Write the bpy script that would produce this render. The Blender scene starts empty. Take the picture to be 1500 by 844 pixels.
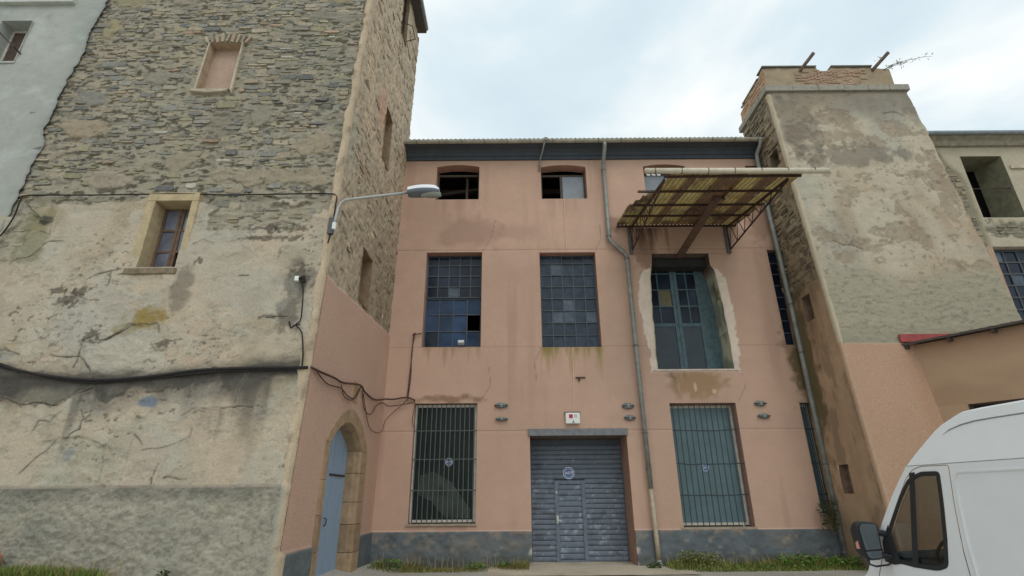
import bpy, math, random
import numpy as np
from mathutils import Vector, Matrix
from mathutils.geometry import tessellate_polygon

random.seed(7)
SC = bpy.context.scene
C = SC.collection

# ------------------------------------------------------------------ camera
cam_d = bpy.data.cameras.new('camera')
cam = bpy.data.objects.new('camera', cam_d); C.objects.link(cam)
cam_d.sensor_fit = 'HORIZONTAL'; cam_d.sensor_width = 36.0
cam_d.lens = 36.0 * 766 / 1500
cam_d.clip_start = 0.05; cam_d.clip_end = 3000
cam.location = (0, 0, 1.6)
cam.rotation_euler = (Matrix.Rotation(math.radians(90 + 21.7), 3, 'X') @ Matrix.Rotation(math.radians(-0.43), 3, 'Z')).to_euler()
SC.camera = cam

# ------------------------------------------------------------------ world and sun
SUN_EL, SUN_AZ = math.radians(50), math.radians(162)     # azimuth clockwise from +y (behind the camera, to the right)
w = bpy.data.worlds.new('World'); SC.world = w; w.use_nodes = True
nt = w.node_tree; nt.nodes.clear()
def N(nt, t, **kw):
    n = nt.nodes.new(t)
    for k, v in kw.items(): setattr(n, k, v)
    return n
out = N(nt, 'ShaderNodeOutputWorld')
sky = N(nt, 'ShaderNodeTexSky'); sky.sky_type = 'NISHITA'; sky.sun_disc = False
sky.sun_elevation = SUN_EL; sky.sun_rotation = SUN_AZ; sky.air_density = 1.2; sky.dust_density = 2.0
bg1 = N(nt, 'ShaderNodeBackground'); bg1.inputs['Strength'].default_value = 0.10
nt.links.new(sky.outputs[0], bg1.inputs['Color'])
tc = N(nt, 'ShaderNodeTexCoord')
mp = N(nt, 'ShaderNodeMapping'); mp.inputs['Scale'].default_value = (1.0, 1.0, 2.2); mp.inputs['Location'].default_value = (-3.656, 3.474, 2.638)
nt.links.new(tc.outputs['Generated'], mp.inputs['Vector'])
n1 = N(nt, 'ShaderNodeTexNoise'); n1.inputs['Scale'].default_value = 1.9; n1.inputs['Detail'].default_value = 6; n1.inputs['Roughness'].default_value = 0.5; n1.inputs['Distortion'].default_value = 0.25
nt.links.new(mp.outputs[0], n1.inputs['Vector'])
rp = N(nt, 'ShaderNodeValToRGB')
e = rp.color_ramp.elements
e[0].position = 0.32; e[0].color = (0.67, 0.79, 0.90, 1)
e[1].position = 0.64; e[1].color = (1.18, 1.18, 1.14, 1)
k_ = rp.color_ramp.elements.new(0.48); k_.color = (0.80, 0.93, 0.99, 1)
nt.links.new(n1.outputs['Fac'], rp.inputs[0])
bg2 = N(nt, 'ShaderNodeBackground'); bg2.inputs['Strength'].default_value = 1.0
nt.links.new(rp.outputs[0], bg2.inputs['Color'])
mx = N(nt, 'ShaderNodeMixShader'); mx.inputs[0].default_value = 0.9
nt.links.new(bg1.outputs[0], mx.inputs[1]); nt.links.new(bg2.outputs[0], mx.inputs[2])
nt.links.new(mx.outputs[0], out.inputs[0])
sd = bpy.data.lights.new('sun', 'SUN'); sd.energy = 0.62; sd.angle = math.radians(25); sd.color = (1.0, 0.985, 0.95)
so = bpy.data.objects.new('sun', sd); C.objects.link(so)
dv = Vector((math.sin(SUN_AZ) * math.cos(SUN_EL), math.cos(SUN_AZ) * math.cos(SUN_EL), math.sin(SUN_EL)))
so.rotation_euler = dv.to_track_quat('Z', 'Y').to_euler(); so.location = (10, -20, 30)
SC.view_settings.view_transform = 'Standard'; SC.view_settings.look = 'None'
SC.view_settings.exposure = 0.0; SC.view_settings.gamma = 1.0

# ------------------------------------------------------------------ helpers
def lin(c):
    c = np.asarray(c, float) / 255
    return np.where(c <= 0.04045, c / 12.92, ((c + 0.055) / 1.055) ** 2.4)
KALB = 1.45                         # a wall under this sky shows about 1/KALB of its base colour
def T(r, g, b, k=1.0): return np.minimum(lin((r, g, b)) * KALB * k, 0.85)

_tabs = {}
def vnoise(x, y, seed=0):
    if seed not in _tabs: _tabs[seed] = np.random.default_rng(seed).random((256, 256))
    t = _tabs[seed]
    xi = np.floor(x).astype(int); yi = np.floor(y).astype(int)
    fx = x - xi; fy = y - yi; fx = fx * fx * (3 - 2 * fx); fy = fy * fy * (3 - 2 * fy)
    a = t[xi & 255, yi & 255]; b = t[(xi + 1) & 255, yi & 255]; c = t[xi & 255, (yi + 1) & 255]; d = t[(xi + 1) & 255, (yi + 1) & 255]
    return (a * (1 - fx) + b * fx) * (1 - fy) + (c * (1 - fx) + d * fx) * fy
def fbm(x, y, seed=0, octs=4, gain=0.5):
    s = 0; a = 1; tot = 0
    for o in range(octs):
        s = s + a * (vnoise(x * 2 ** o, y * 2 ** o, seed + o) - 0.5); tot += a; a *= gain
    return s / tot * 2
def S(a, b, x):
    t = np.clip((x - a) / (b - a), 0, 1); return t * t * (3 - 2 * t)
def mix(a, b, m):
    return a * (1 - m[..., None]) + np.asarray(b) * m[..., None]

MATS = {}
def mat(name, col=(0.5, 0.5, 0.5), rough=0.7, metal=0.0, var=0.0, vscale=6.0, bump=0.0, bscale=40.0, attr=False, rnd=0.0, spec=0.5, bdist=0.02, stretch=None):
    if name in MATS: return MATS[name]
    m = bpy.data.materials.new(name); m.use_nodes = True; t = m.node_tree
    p = t.nodes['Principled BSDF']; p.inputs['Roughness'].default_value = rough; p.inputs['Metallic'].default_value = metal
    p.inputs['Specular IOR Level'].default_value = spec
    tcn = N(t, 'ShaderNodeNewGeometry'); vec = tcn.outputs['Position']
    if stretch:
        mm = N(t, 'ShaderNodeMapping'); mm.inputs['Scale'].default_value = stretch
        t.links.new(vec, mm.inputs[0]); vec = mm.outputs[0]
    if attr:
        a = N(t, 'ShaderNodeAttribute'); a.attribute_name = 'Col'; src = a.outputs['Color']
    else:
        r = N(t, 'ShaderNodeRGB'); r.outputs[0].default_value = (*[float(x) for x in col], 1); src = r.outputs[0]
    if var > 0:
        nn = N(t, 'ShaderNodeTexNoise'); nn.inputs['Scale'].default_value = vscale; nn.inputs['Detail'].default_value = 6; nn.inputs['Roughness'].default_value = 0.65
        t.links.new(vec, nn.inputs['Vector'])
        mr = N(t, 'ShaderNodeMapRange'); mr.inputs['From Min'].default_value = 0.3; mr.inputs['From Max'].default_value = 0.7
        mr.inputs['To Min'].default_value = 1 - var; mr.inputs['To Max'].default_value = 1 + var
        t.links.new(nn.outputs['Fac'], mr.inputs['Value'])
        vm = N(t, 'ShaderNodeVectorMath', operation='SCALE'); t.links.new(src, vm.inputs[0]); t.links.new(mr.outputs[0], vm.inputs['Scale']); src = vm.outputs[0]
    if rnd > 0:
        oi = N(t, 'ShaderNodeObjectInfo')
        mr = N(t, 'ShaderNodeMapRange'); mr.inputs['To Min'].default_value = 1 - rnd; mr.inputs['To Max'].default_value = 1 + rnd
        t.links.new(oi.outputs['Random'], mr.inputs['Value'])
        vm = N(t, 'ShaderNodeVectorMath', operation='SCALE'); t.links.new(src, vm.inputs[0]); t.links.new(mr.outputs[0], vm.inputs['Scale']); src = vm.outputs[0]
    t.links.new(src, p.inputs['Base Color'])
    if bump > 0:
        nb = N(t, 'ShaderNodeTexNoise'); nb.inputs['Scale'].default_value = bscale; nb.inputs['Detail'].default_value = 5; nb.inputs['Roughness'].default_value = 0.6
        t.links.new(vec, nb.inputs['Vector'])
        b = N(t, 'ShaderNodeBump'); b.inputs['Strength'].default_value = bump; b.inputs['Distance'].default_value = bdist
        t.links.new(nb.outputs['Fac'], b.inputs['Height']); t.links.new(b.outputs[0], p.inputs['Normal'])
    MATS[name] = m
    return m

def tag(o, label=None, cat=None, group=None, kind=None):
    if label: o['label'] = label
    if cat: o['category'] = cat
    if group: o['group'] = group
    if kind: o['kind'] = kind
    return o
def thing(name, label, cat, loc=(0, 0, 0), group=None):
    o = bpy.data.objects.new(name, None); C.objects.link(o); o.location = loc; o.empty_display_size = 0.2
    return tag(o, label, cat, group)

class MB:
    def __init__(s): s.v = []; s.f = []; s.m = []; s.c = []
    def add(s, vs, fs, mi=0, col=None):
        b = len(s.v); s.v += [tuple(map(float, p)) for p in vs]
        s.f += [tuple(i + b for i in f) for f in fs]; s.m += [mi] * len(fs)
        if col is not None: s.c += [tuple(col)] * len(vs)
        return s
    def box(s, a, b, mi=0, col=None):
        x0, y0, z0 = a; x1, y1, z1 = b
        return s.add([(x0, y0, z0), (x1, y0, z0), (x1, y1, z0), (x0, y1, z0), (x0, y0, z1), (x1, y0, z1), (x1, y1, z1), (x0, y1, z1)],
                     [(0, 3, 2, 1), (4, 5, 6, 7), (0, 1, 5, 4), (1, 2, 6, 5), (2, 3, 7, 6), (3, 0, 4, 7)], mi, col)
    def beam(s, p, q, wd, ht, upv=(0, 0, 1), mi=0):
        p = Vector(p); q = Vector(q); d = (q - p).normalized(); upv = Vector(upv)
        sd_ = d.cross(upv)
        if sd_.length < 1e-4: sd_ = d.cross(Vector((1, 0, 0)))
        sd_.normalize(); u = sd_.cross(d).normalized()
        vs = []
        for c in (p, q):
            for a, b in ((-1, -1), (1, -1), (1, 1), (-1, 1)): vs.append(c + sd_ * (a * wd / 2) + u * (b * ht / 2))
        return s.add(vs, [(0, 1, 2, 3), (7, 6, 5, 4), (0, 4, 5, 1), (1, 5, 6, 2), (2, 6, 7, 3), (3, 7, 4, 0)], mi)
    def tube(s, pts, r, n=8, mi=0, cap=True):
        pts = [Vector(p) for p in pts]; rings = []
        rr = r if isinstance(r, (list, tuple)) else [r] * len(pts)
        ref = None
        for i, p in enumerate(pts):
            d = (pts[min(i + 1, len(pts) - 1)] - pts[max(i - 1, 0)]).normalized()
            if ref is None:
                ref = Vector((0, 0, 1)) if abs(d.z) < 0.9 else Vector((1, 0, 0))
            a = ref - d * ref.dot(d)
            if a.length < 1e-3: a = d.orthogonal()
            a.normalize(); ref = a; b = d.cross(a)
            rings.append([p + (a * math.cos(2 * math.pi * k / n) + b * math.sin(2 * math.pi * k / n)) * rr[i] for k in range(n)])
        vs = [q for ring in rings for q in ring]; fs = []
        for i in range(len(pts) - 1):
            for k in range(n):
                fs.append((i * n + k, i * n + (k + 1) % n, (i + 1) * n + (k + 1) % n, (i + 1) * n + k))
        if cap: fs += [tuple(range(n - 1, -1, -1)), tuple(range((len(pts) - 1) * n, len(pts) * n))]
        return s.add(vs, fs, mi)
    def prism(s, poly, fn0, fn1, mi=0):
        n = len(poly)
        vs = [fn0(*p) for p in poly] + [fn1(*p) for p in poly]
        fs = [tuple(range(n)), tuple(range(2 * n - 1, n - 1, -1))] + [(i, i + n, (i + 1) % n + n, (i + 1) % n) for i in range(n)]
        return s.add(vs, fs, mi)
    def build(s, name, mats, parent=None, smooth=False, bevel=0):
        me = bpy.data.meshes.new(name); me.from_pydata(s.v, [], s.f)
        if not isinstance(mats, (list, tuple)): mats = [mats]
        for m in mats: me.materials.append(m)
        if len(mats) > 1: me.polygons.foreach_set('material_index', s.m)
        if s.c and len(s.c) == len(s.v):
            at = me.color_attributes.new('Col', 'FLOAT_COLOR', 'POINT')
            at.data.foreach_set('color', np.hstack([np.array(s.c), np.ones((len(s.c), 1))]).astype(np.float32).ravel())
        if smooth: me.polygons.foreach_set('use_smooth', [True] * len(me.polygons))
        me.update()
        o = bpy.data.objects.new(name, me); C.objects.link(o)
        if bevel:
            bm_ = o.modifiers.new('bevel', 'BEVEL'); bm_.width = bevel; bm_.segments = 2; bm_.limit_method = 'ANGLE'
        if parent: o.parent = parent; unparent_loc(o, parent)
        return o
def unparent_loc(o, parent):
    # children keep world coordinates: remove the parents' offset
    off = Vector((0, 0, 0)); p = parent
    while p: off += p.location; p = p.parent
    o.location = Vector(o.location) - off

def sheet(name, us, vs, fpos, mt, parent=None, hole=None, smooth=True, post=None, flip=False):
    """dense grid: fpos(U,V) -> (positions (nu,nv,3), colours (nu,nv,3)); hole(Uc,Vc) -> True where no face"""
    U, V = np.meshgrid(us, vs, indexing='ij')
    P, K = fpos(U, V)
    nu, nv = U.shape
    idx = np.arange(nu * nv).reshape(nu, nv)
    q = np.stack([idx[:-1, :-1], idx[1:, :-1], idx[1:, 1:], idx[:-1, 1:]], -1)
    if flip: q = q[..., ::-1]
    keep = np.ones((nu - 1, nv - 1), bool)
    if hole is not None:
        Uc = (U[:-1, :-1] + U[1:, 1:]) / 2; Vc = (V[:-1, :-1] + V[1:, 1:]) / 2
        keep = ~hole(Uc, Vc)
    q = q[keep]
    used = np.unique(q); remap = np.zeros(nu * nv, int); remap[used] = np.arange(len(used)); q = remap[q]
    P = P.reshape(-1, 3)[used]; K = np.clip(K.reshape(-1, 3)[used], 0.003, 0.9)
    me = bpy.data.meshes.new(name)
    me.vertices.add(len(P)); me.vertices.foreach_set('co', P.astype(np.float32).ravel())
    me.loops.add(q.size); me.loops.foreach_set('vertex_index', q.ravel().astype(np.int32))
    me.polygons.add(len(q)); me.polygons.foreach_set('loop_start', (np.arange(len(q)) * 4).astype(np.int32))
    me.update(calc_edges=True)
    me.polygons.foreach_set('use_smooth', [smooth] * len(q))
    at = me.color_attributes.new('Col', 'FLOAT_COLOR', 'POINT')
    at.data.foreach_set('color', np.hstack([K, np.ones((len(K), 1))]).astype(np.float32).ravel())
    me.materials.append(mt); me.update()
    o = bpy.data.objects.new(name, me); C.objects.link(o)
    if parent: o.parent = parent; unparent_loc(o, parent)
    return o

def lines(a, b, step, extra=()):
    n = max(2, int(round((b - a) / step)) + 1)
    g = np.linspace(a, b, n)
    ex = np.array([e_ for e_ in extra if a < e_ < b])
    if len(ex):
        d = np.abs(g[:, None] - ex[None, :]).min(1)
        g = np.sort(np.concatenate([g[(d > step * 0.45) | (np.arange(n) == 0) | (np.arange(n) == n - 1)], ex]))
    return g

def polydist(U, V, pl):
    best = np.full(U.shape, 9.0)
    pl = np.array(pl, float)
    m = 0.15
    bb = (U > pl[:, 0].min() - m) & (U < pl[:, 0].max() + m) & (V > pl[:, 1].min() - m) & (V < pl[:, 1].max() + m)
    if not bb.any(): return best
    u = U[bb]; v = V[bb]; d = np.full(u.shape, 9.0)
    for (a, b), (c, e_) in zip(pl[:-1], pl[1:]):
        dx, dy = c - a, e_ - b; L = dx * dx + dy * dy + 1e-9
        t = np.clip(((u - a) * dx + (v - b) * dy) / L, 0, 1)
        d = np.minimum(d, np.hypot(u - a - t * dx, v - b - t * dy))
    best[bb] = d
    return best
def blob(U, V, cu, cv, ru, rv, seed=3, rag=0.5, fs=6):
    d = np.hypot((U - cu) / ru, (V - cv) / rv) + rag * fbm(U * fs, V * fs, seed, 3)
    return S(1.1, 0.55, d)
def streaks(U, V, u0, u1, vtop, length, seed=5, f=9):
    inside = S(u0 - 0.06, u0 + 0.06, U) * S(u1 + 0.06, u1 - 0.06, U)
    n = fbm(U * f, V * 0.7, seed, 3)
    L = length * (0.55 + 0.9 * n)
    d = (vtop - V)
    return inside * S(-0.02, 0.03, d) * np.clip(1 - d / np.maximum(L, 0.05), 0, 1) * np.clip(0.55 + n, 0, 1)

def stone_shape(rng, u0, u1, v0, v1, h, taper=0.12):
    """one rough stone: outline of 6..8 points in (u,v), proud by h"""
    w_, h_ = u1 - u0, v1 - v0
    pts = []; big = min(1.0, .09 / max(h_, .01)) ** 1.0
    for (a, b) in ((0, 0), (0.5, 0), (1, 0), (1, 0.5), (1, 1), (0.5, 1), (0, 1), (0, 0.5)):
        ju = rng.uniform(-0.10, 0.10) * min(w_, 2.5 * h_) * big; jv = rng.uniform(-0.2, 0.2) * h_ * big
        ca = 0.14 * big if (a in (0, 1) and b in (0, 1)) else 0.0
        pts.append((u0 + w_ * (a + (0.5 - a) * ca) + ju * (0.5 if b == 0.5 else 1), v0 + h_ * (b + (0.5 - b) * ca * 1.3) + jv * (0.7)))
    cu, cv = (u0 + u1) / 2, (v0 + v1) / 2
    ra = rng.uniform(-.06, .06) * big; pts = [(cu + (u - cu) * math.cos(ra) - (v - cv) * math.sin(ra), cv + (v - cv) * math.cos(ra) + (u - cu) * math.sin(ra)) for u, v in pts]
    base = [(u, v, -0.05) for u, v in pts]
    ti, tj = rng.uniform(-0.3, 0.3) * h, rng.uniform(-0.3, 0.3) * h
    top = [(cu + (u - cu) * (1 - taper * 0.7), cv + (v - cv) * (1 - taper * 1.6 * big), h + ti * (u - cu) / w_ * 2 + tj * (v - cv) / h_ * 2) for u, v in pts]
    n = 8
    fs = [(i, (i + 1) % n, (i + 1) % n + n, i + n) for i in range(n)] + [tuple(range(n, 2 * n))]
    return base + top, fs
def rubble(rng, u0, u1, v0, v1, hr=(0.05, 0.14), wr=(0.12, 0.5), gap=0.012):
    v = v0; res = []
    ph = rng.uniform(0, 6)
    while v < v1:
        rh = rng.uniform(*hr); u = u0 + rng.uniform(-0.2, 0.0)
        while u < u1:
            wd = rng.uniform(*wr) * (0.7 + rh / hr[1] * 0.6)
            dv_ = 0.035 * math.sin(u * 1.7 + ph + v * 0.6) + 0.02 * math.sin(u * 4.1 + v * 3)
            a, b = max(u, u0) + gap, min(u + wd, u1) - gap
            if b - a > 0.05:
                if rh > hr[0] * 1.6 and rng.random() < 0.3:
                    k = rng.uniform(0.35, 0.65)
                    res.append((a, b, v + dv_ + gap, v + rh * k + dv_ - gap * 0.5)); res.append((a, b, v + rh * k + dv_ + gap * 0.5, v + rh + dv_ - gap))
                else:
                    j = rng.uniform(-0.012, 0.012)
                    res.append((a, b, v + dv_ + gap + j, v + rh + dv_ - gap + j))
            u += wd
        v += rh
    return res

# ------------------------------------------------------------------ common materials
M_PINK = mat('pink_render', attr=True, rough=0.95, var=0.07, vscale=55, bump=0.35, bscale=130, bdist=0.01, spec=0.2)
M_PLASTER = mat('old_plaster', attr=True, rough=0.95, var=0.13, vscale=26, bump=0.55, bscale=45, bdist=0.025, spec=0.2)
M_ROUGH = mat('roughcast', attr=True, rough=0.95, var=0.18, vscale=38, bump=0.8, bscale=30, bdist=0.04, spec=0.2)
M_STONE = mat('rubble_stone', attr=True, rough=0.92, var=0.22, vscale=17, bump=0.7, bscale=34, bdist=0.03, spec=0.25)
M_WHITEWALL = mat('pale_render', attr=True, rough=0.95, var=0.07, vscale=14, bump=0.3, bscale=60, bdist=0.01, spec=0.2)
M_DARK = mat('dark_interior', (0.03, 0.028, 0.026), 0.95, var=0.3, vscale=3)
M_GLASS = mat('dirty_dark_glass', T(26, 34, 46), 0.14, var=0.6, vscale=1.5, rnd=0.22, spec=0.28)
M_GLASSB = mat('sky_tinted_glass', T(28, 48, 74), 0.10, var=0.6, vscale=1.6, rnd=0.2, spec=0.3)  # blue of the reflected sky is put into the glass colour
M_GLASSD = mat('dusty_glass', T(64, 72, 82), 0.3, var=0.45, vscale=5, rnd=0.3, spec=0.4)
M_GLASSM = mat('greyish_glass', T(42, 50, 60), 0.2, var=0.5, vscale=4, rnd=0.2, spec=0.35)
M_STEEL = mat('window_steel', T(62, 68, 74), 0.6, var=0.3, vscale=14)
M_IRON = mat('rusty_iron', T(62, 44, 38), 0.8, var=0.45, vscale=12, bump=0.3)
M_BARW = mat('pale_painted_bar', T(80, 86, 82), 0.6, var=0.3, vscale=12)
M_BARD = mat('dark_painted_bar', T(48, 56, 58), 0.6, var=0.3, vscale=12)
M_PIPE = mat('zinc_pipe', T(122, 124, 118), 0.55, metal=0.25, var=0.28, vscale=5, bump=0.1, bscale=20)
M_PIPEB = mat('weathered_beige_pipe', T(150, 138, 116), 0.7, var=0.25, vscale=6)
M_GUT = mat('beige_gutter', T(150, 146, 132), 0.7, var=0.3, vscale=4)
M_CORN = mat('shaded_blue_grey_paint', T(60, 65, 72), 0.75, var=0.16, vscale=5, bump=0.15, bscale=30)  # paint colour lowered to carry the deep shade under the eave
M_ROOF = mat('fibre_cement_roof', T(110, 108, 104), 0.9, var=0.3, vscale=5)
M_CABLE = mat('black_cable', T(34, 31, 30), 0.95, var=0.3, vscale=9)
M_CABLEB = mat('brown_cable', T(70, 48, 42), 0.75, var=0.3, vscale=9)
M_WOOD = mat('weathered_wood', T(104, 90, 76), 0.85, var=0.35, vscale=9, bump=0.4, bscale=30, stretch=(1, 1, 0.2))
M_CONC = mat('grey_concrete', T(132, 126, 114), 0.9, var=0.22, vscale=9, bump=0.4, bscale=40)
M_DSTONE = mat('dressed_sandstone', T(138, 115, 90), 0.9, var=0.25, vscale=6, bump=0.5, bscale=28, bdist=0.02, rnd=0.12)

PINK = T(171, 141, 123)
PLINTH = T(90, 95, 97)

# ------------------------------------------------------------------ ground
def gz(x, y):
    return 0.47 * S(0, 1, (-2.6 - x) / 2.6) * S(16, 13.5, y) - 0.30 * S(0, 1, (11.8 - y) / 4.0) * S(0, 1, (x + 2.8) / 2.8)
def axis(a, b, c, d, step):
    return np.concatenate([-np.geomspace(-a + 1, 1 - b + 0, 14)[:-1] + 1 if False else np.linspace(a, b, 14)[:-1], np.arange(b, c, step), np.linspace(c, d, 14)])
def fground(U, V):
    Z = gz(U, V) + 0.012 * fbm(U * 1.2, V * 1.2, 11, 4)
    K = np.ones(U.shape + (3,)) * T(153, 150, 140)
    K = K * (1 + 0.25 * fbm(U * 0.8, V * 0.8, 21, 5))[..., None]
    return np.stack([U, V, Z], -1), K
g = sheet('ground', axis(-400, -16, 18, 400, 0.12), axis(-400, 2, 16, 600, 0.12), fground, M_ROUGH)
tag(g, kind='structure')
def fapron(U, V):
    Z = gz(U, V) + 0.022 + 0.006 * fbm(U * 3, V * 3, 12, 3)
    K = np.ones(U.shape + (3,)) * T(170, 160, 142) * (1 + 0.22 * fbm(U * 2, V * 2, 22, 4))[..., None]
    return np.stack([U, V, Z], -1), K
g = sheet('pavement', lines(-0.6, 4.0, 0.08), lines(12.6, 15.1, 0.08), fapron, M_ROUGH); tag(g, kind='structure')

# ================================================================== FACTORY (pink building)
D = 14.2
factory = thing('factory', 'three storey pink rendered factory with roller door, between the two stone towers', 'building', (2.2, D, 0))
# openings: x0,x1,z0,z1,arch rise
OPEN = dict(U1=(-2.38, -1.02, 10.25, 11.45, .08), U2=(0.95, 2.39, 10.25, 11.42, .08), U3=(4.24, 5.58, 10.25, 11.42, .08), U4=(7.52, 7.99, 10.25, 11.42, 0),
            M1=(-2.55, -0.89, 5.49, 8.42, 0), M2=(0.83, 2.50, 5.46, 8.39, 0), M3=(4.12, 6.06, 4.81, 8.32, 0), M4=(7.66, 7.99, 5.48, 8.43, 0),
            G1=(-2.63, -0.95, 0.97, 3.93, 0), DO=(0.44, 2.98, -0.1, 3.06, 0), G2=(4.20, 5.97, 0.85, 3.89, 0), G3=(7.68, 7.99, 1.15, 3.88, 0))
GROOVES = [8.48, 5.485, 3.2]
PL = 0.79
xe = []; ze = [PL, PL + 0.02]
for (a, b, c, d_, r_) in OPEN.values(): xe += [a, b]; ze += [c, d_]
for gv in GROOVES: ze += [gv - 0.014, gv, gv + 0.014]
def uniq(l, eps=0.006):
    o = []
    for v in sorted(l):
        if not o or v - o[-1] > eps: o.append(v)
    return o
# avoid grid lines too close to openings being dropped: keep the opening edges exactly
def inopen(U, V):
    m = np.zeros(U.shape, bool)
    for (a, b, c, d_, r_) in OPEN.values(): m |= (U > a) & (U < b) & (V > c) & (V < d_)
    return m
def m3edges(V):
    xl = np.interp(V, [4.8, 5.3, 6.69, 7.5, 7.92, 8.32], [4.0, 4.0, 4.04, 4.07, 4.16, 4.2])
    xr = np.interp(V, [4.8, 5.28, 6.67, 7.25, 7.78, 7.9, 8.32], [6.09, 6.10, 6.07, 6.02, 5.98, 5.88, 5.88])
    return xl, xr
def m3warp(U, V):
    """broken-out opening of the balcony door: ragged jambs below the head"""
    a, b, c, d_, _ = OPEN['M3']
    rag = 0.022 * fbm(V * 3.5, V * 0 + 2, 31, 4)
    xl, xr = m3edges(V)
    wl = np.exp(-((U - a) / 0.35) ** 2) * (V > c - 0.2) * (V < d_ + 0.1)
    wr = np.exp(-((U - b) / 0.35) ** 2) * (V > c - 0.2) * (V < d_ + 0.1)
    return U + wl * (xl + rag - a) + wr * (xr + rag * S(7.95, 7.8, V) - b)
HAIR = [[(-.9, 8.4), (-.62, 8.9), (-.5, 9.5)], [(2.5, 8.4), (2.72, 8.85), (2.7, 9.3)], [(.8, 5.45), (.6, 5.0), (.66, 4.5)], [(6.05, 3.9), (6.3, 4.3), (6.28, 4.7)], [(-.9, 3.95), (-.6, 4.4), (-.65, 4.9)]]
def ffac(U, V):
    X = U.copy(); Zz = V.copy(); H = 0.006 * fbm(U * 0.7, V * 0.7, 41, 3) + 0.002 * fbm(U * 9, V * 9, 45, 2)
    for (a, b, c, d_, r_) in OPEN.values():
        if r_ > 0:
            t = np.clip((U - a) / (b - a), 0, 1); arch = r_ * (1 - (2 * t - 1) ** 2) * (U > a) * (U < b)
            Zz = Zz + arch * S(0.26, 0.0, np.abs(V - d_))
    for gv in GROOVES: H = H - 0.010 * (np.abs(V - gv) < 0.004)
    pl = V < PL + 0.01
    H = H + np.where(pl, 0.04 + 0.034 * fbm(U * 6, V * 8, 47, 4, .6), 0)
    # jagged bottoms of corners at door
    K = np.ones(U.shape + (3,)) * PINK
    big = fbm(U * 0.45, V * 0.45, 51, 4)
    K = K * (1 + 0.10 * big + .05 * fbm(U * 2.6, V * 2.6, 57, 4) + .03 * fbm(U * 14, V * 14, 58, 2))[..., None]
    K = mix(K, T(158, 130, 115), S(0.1, 0.7, fbm(U * 0.3 + 4, V * 0.9, 53, 4)) * 0.5)
    for gv in GROOVES: K = mix(K, T(120, 88, 76), (np.abs(V - gv) < 0.01) * 0.4)
    # vertical washes
    st = S(0.15, 0.6, fbm(U * 2.2, V * 0.18, 55, 4)); K = mix(K, T(148, 118, 102), st * 0.4)
    K = mix(K, T(140, 112, 98), blob(U, V, -1.3, 9.1, 1.1, .55, 82, .7, 2) * .6); K = mix(K, T(150, 118, 104), blob(U, V, .4, 9.1, .9, .4, 83, .6, 2) * .4); K = mix(K, T(152, 124, 108), blob(U, V, -2.6, 9.6, .8, 1.4, 94, .7, 2) * .4)
    K = mix(K, T(124, 98, 84), (streaks(U, V, -2.7, -.9, .96, .5, 84) + streaks(U, V, 4.1, 6.0, .84, .3, 85) + streaks(U, V, -2.4, -1.0, 10.24, 1.0, 86) * .6 + streaks(U, V, .9, 2.4, 10.24, 1.0, 87) * .6).clip(0, 1) * .6)
    for hl in HAIR:
        dd = polydist(U, V, hl); K = mix(K, T(112, 88, 76), S(.016, .004, dd) * .55)
    # stains below sills; stain and painted shading under the canopy
    K = mix(K, T(128, 112, 60), streaks(U, V, 0.8, 2.55, 5.47, 0.95, 61) * 1.0)
    K = mix(K, T(112, 100, 50), streaks(U, V, 0.85, 2.5, 5.47, 0.4, 62, 14) * 0.9)
    K = mix(K, T(126, 106, 76), streaks(U, V, -2.5, -0.9, 5.5, 0.7, 63) * 0.8)
    K = mix(K, T(140, 112, 80), blob(U, V, 5.0, 4.4, 0.85, 0.42, 64, 0.45) * 0.8)
    K = mix(K, T(66, 54, 42), streaks(U, V, 4.3, 4.75, 4.8, 1.3, 65, 16) * 1.0)
    K = mix(K, T(206, 170, 142), (blob(U, V, 4.95, 4.3, 0.05, 0.16, 66, 0.4) + blob(U, V, 5.45, 4.2, 0.07, 0.08, 67, 0.4)).clip(0, 1) * 0.7)
    K = mix(K, T(110, 84, 62), blob(U, V, -1.75, 4.03, 0.85, 0.14, 68, 0.7) * 0.7)
    K = mix(K, T(104, 78, 66), blob(U, V, 3.95, 8.35, 0.35, 0.75, 69, 0.5) * 0.55)
    K = mix(K, T(74, 54, 48), streaks(U, V, 3.75, 4.75, 9.2, 1.1, 70, 8) * 1.0)  # dark runs below the canopy: stain with the canopy's shading painted in
    K = mix(K, T(112, 82, 66), blob(U, V, 3.15, 9.35, 0.3, 0.3, 71, 0.4) * 0.6)
    K = mix(K, T(118, 88, 70), blob(U, V, 7.6, 9.6, 0.5, 1.0, 72, 0.4) * 0.55)
    # moss by the right tower, then a darker corner
    K = mix(K, T(74, 70, 42), blob(U, V, 7.95, 4.9, 0.32, 0.75, 73, 0.6) * 0.9)
    K = mix(K, T(104, 84, 60), blob(U, V, 7.95, 5.3, 0.42, 1.9, 74, 0.6) * 0.55)
    K = mix(K, T(96, 82, 62), S(0.5, 0.0, 8.0 - U) * S(2.0, 5.0, V) * 0.3)  # even darkening towards the corner with the tower
    # pale broken render round the balcony door
    a, b, c, d_, _ = OPEN['M3']
    xl, xr = m3edges(V); XX = m3warp(X, V)
    rg = .05 * fbm(V * 3.2, V * 0 + 3, 75, 4) + .03 * fbm(U * 7, V * 9, 88, 3)
    lo_ = np.interp(V, [4.8, 5.3, 5.81, 6.69, 7.5, 7.78, 7.86, 9], [3.84, 3.83, 3.74, 3.66, 3.74, 3.9, 4.12, 4.6]) + rg
    ro_ = np.interp(V, [4.8, 5.28, 6.67, 7.48, 7.79, 7.9, 9], [6.25, 6.33, 6.37, 6.29, 6.16, 5.9, 5.5]) + rg
    inz = (V > c - 0.06)
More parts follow.
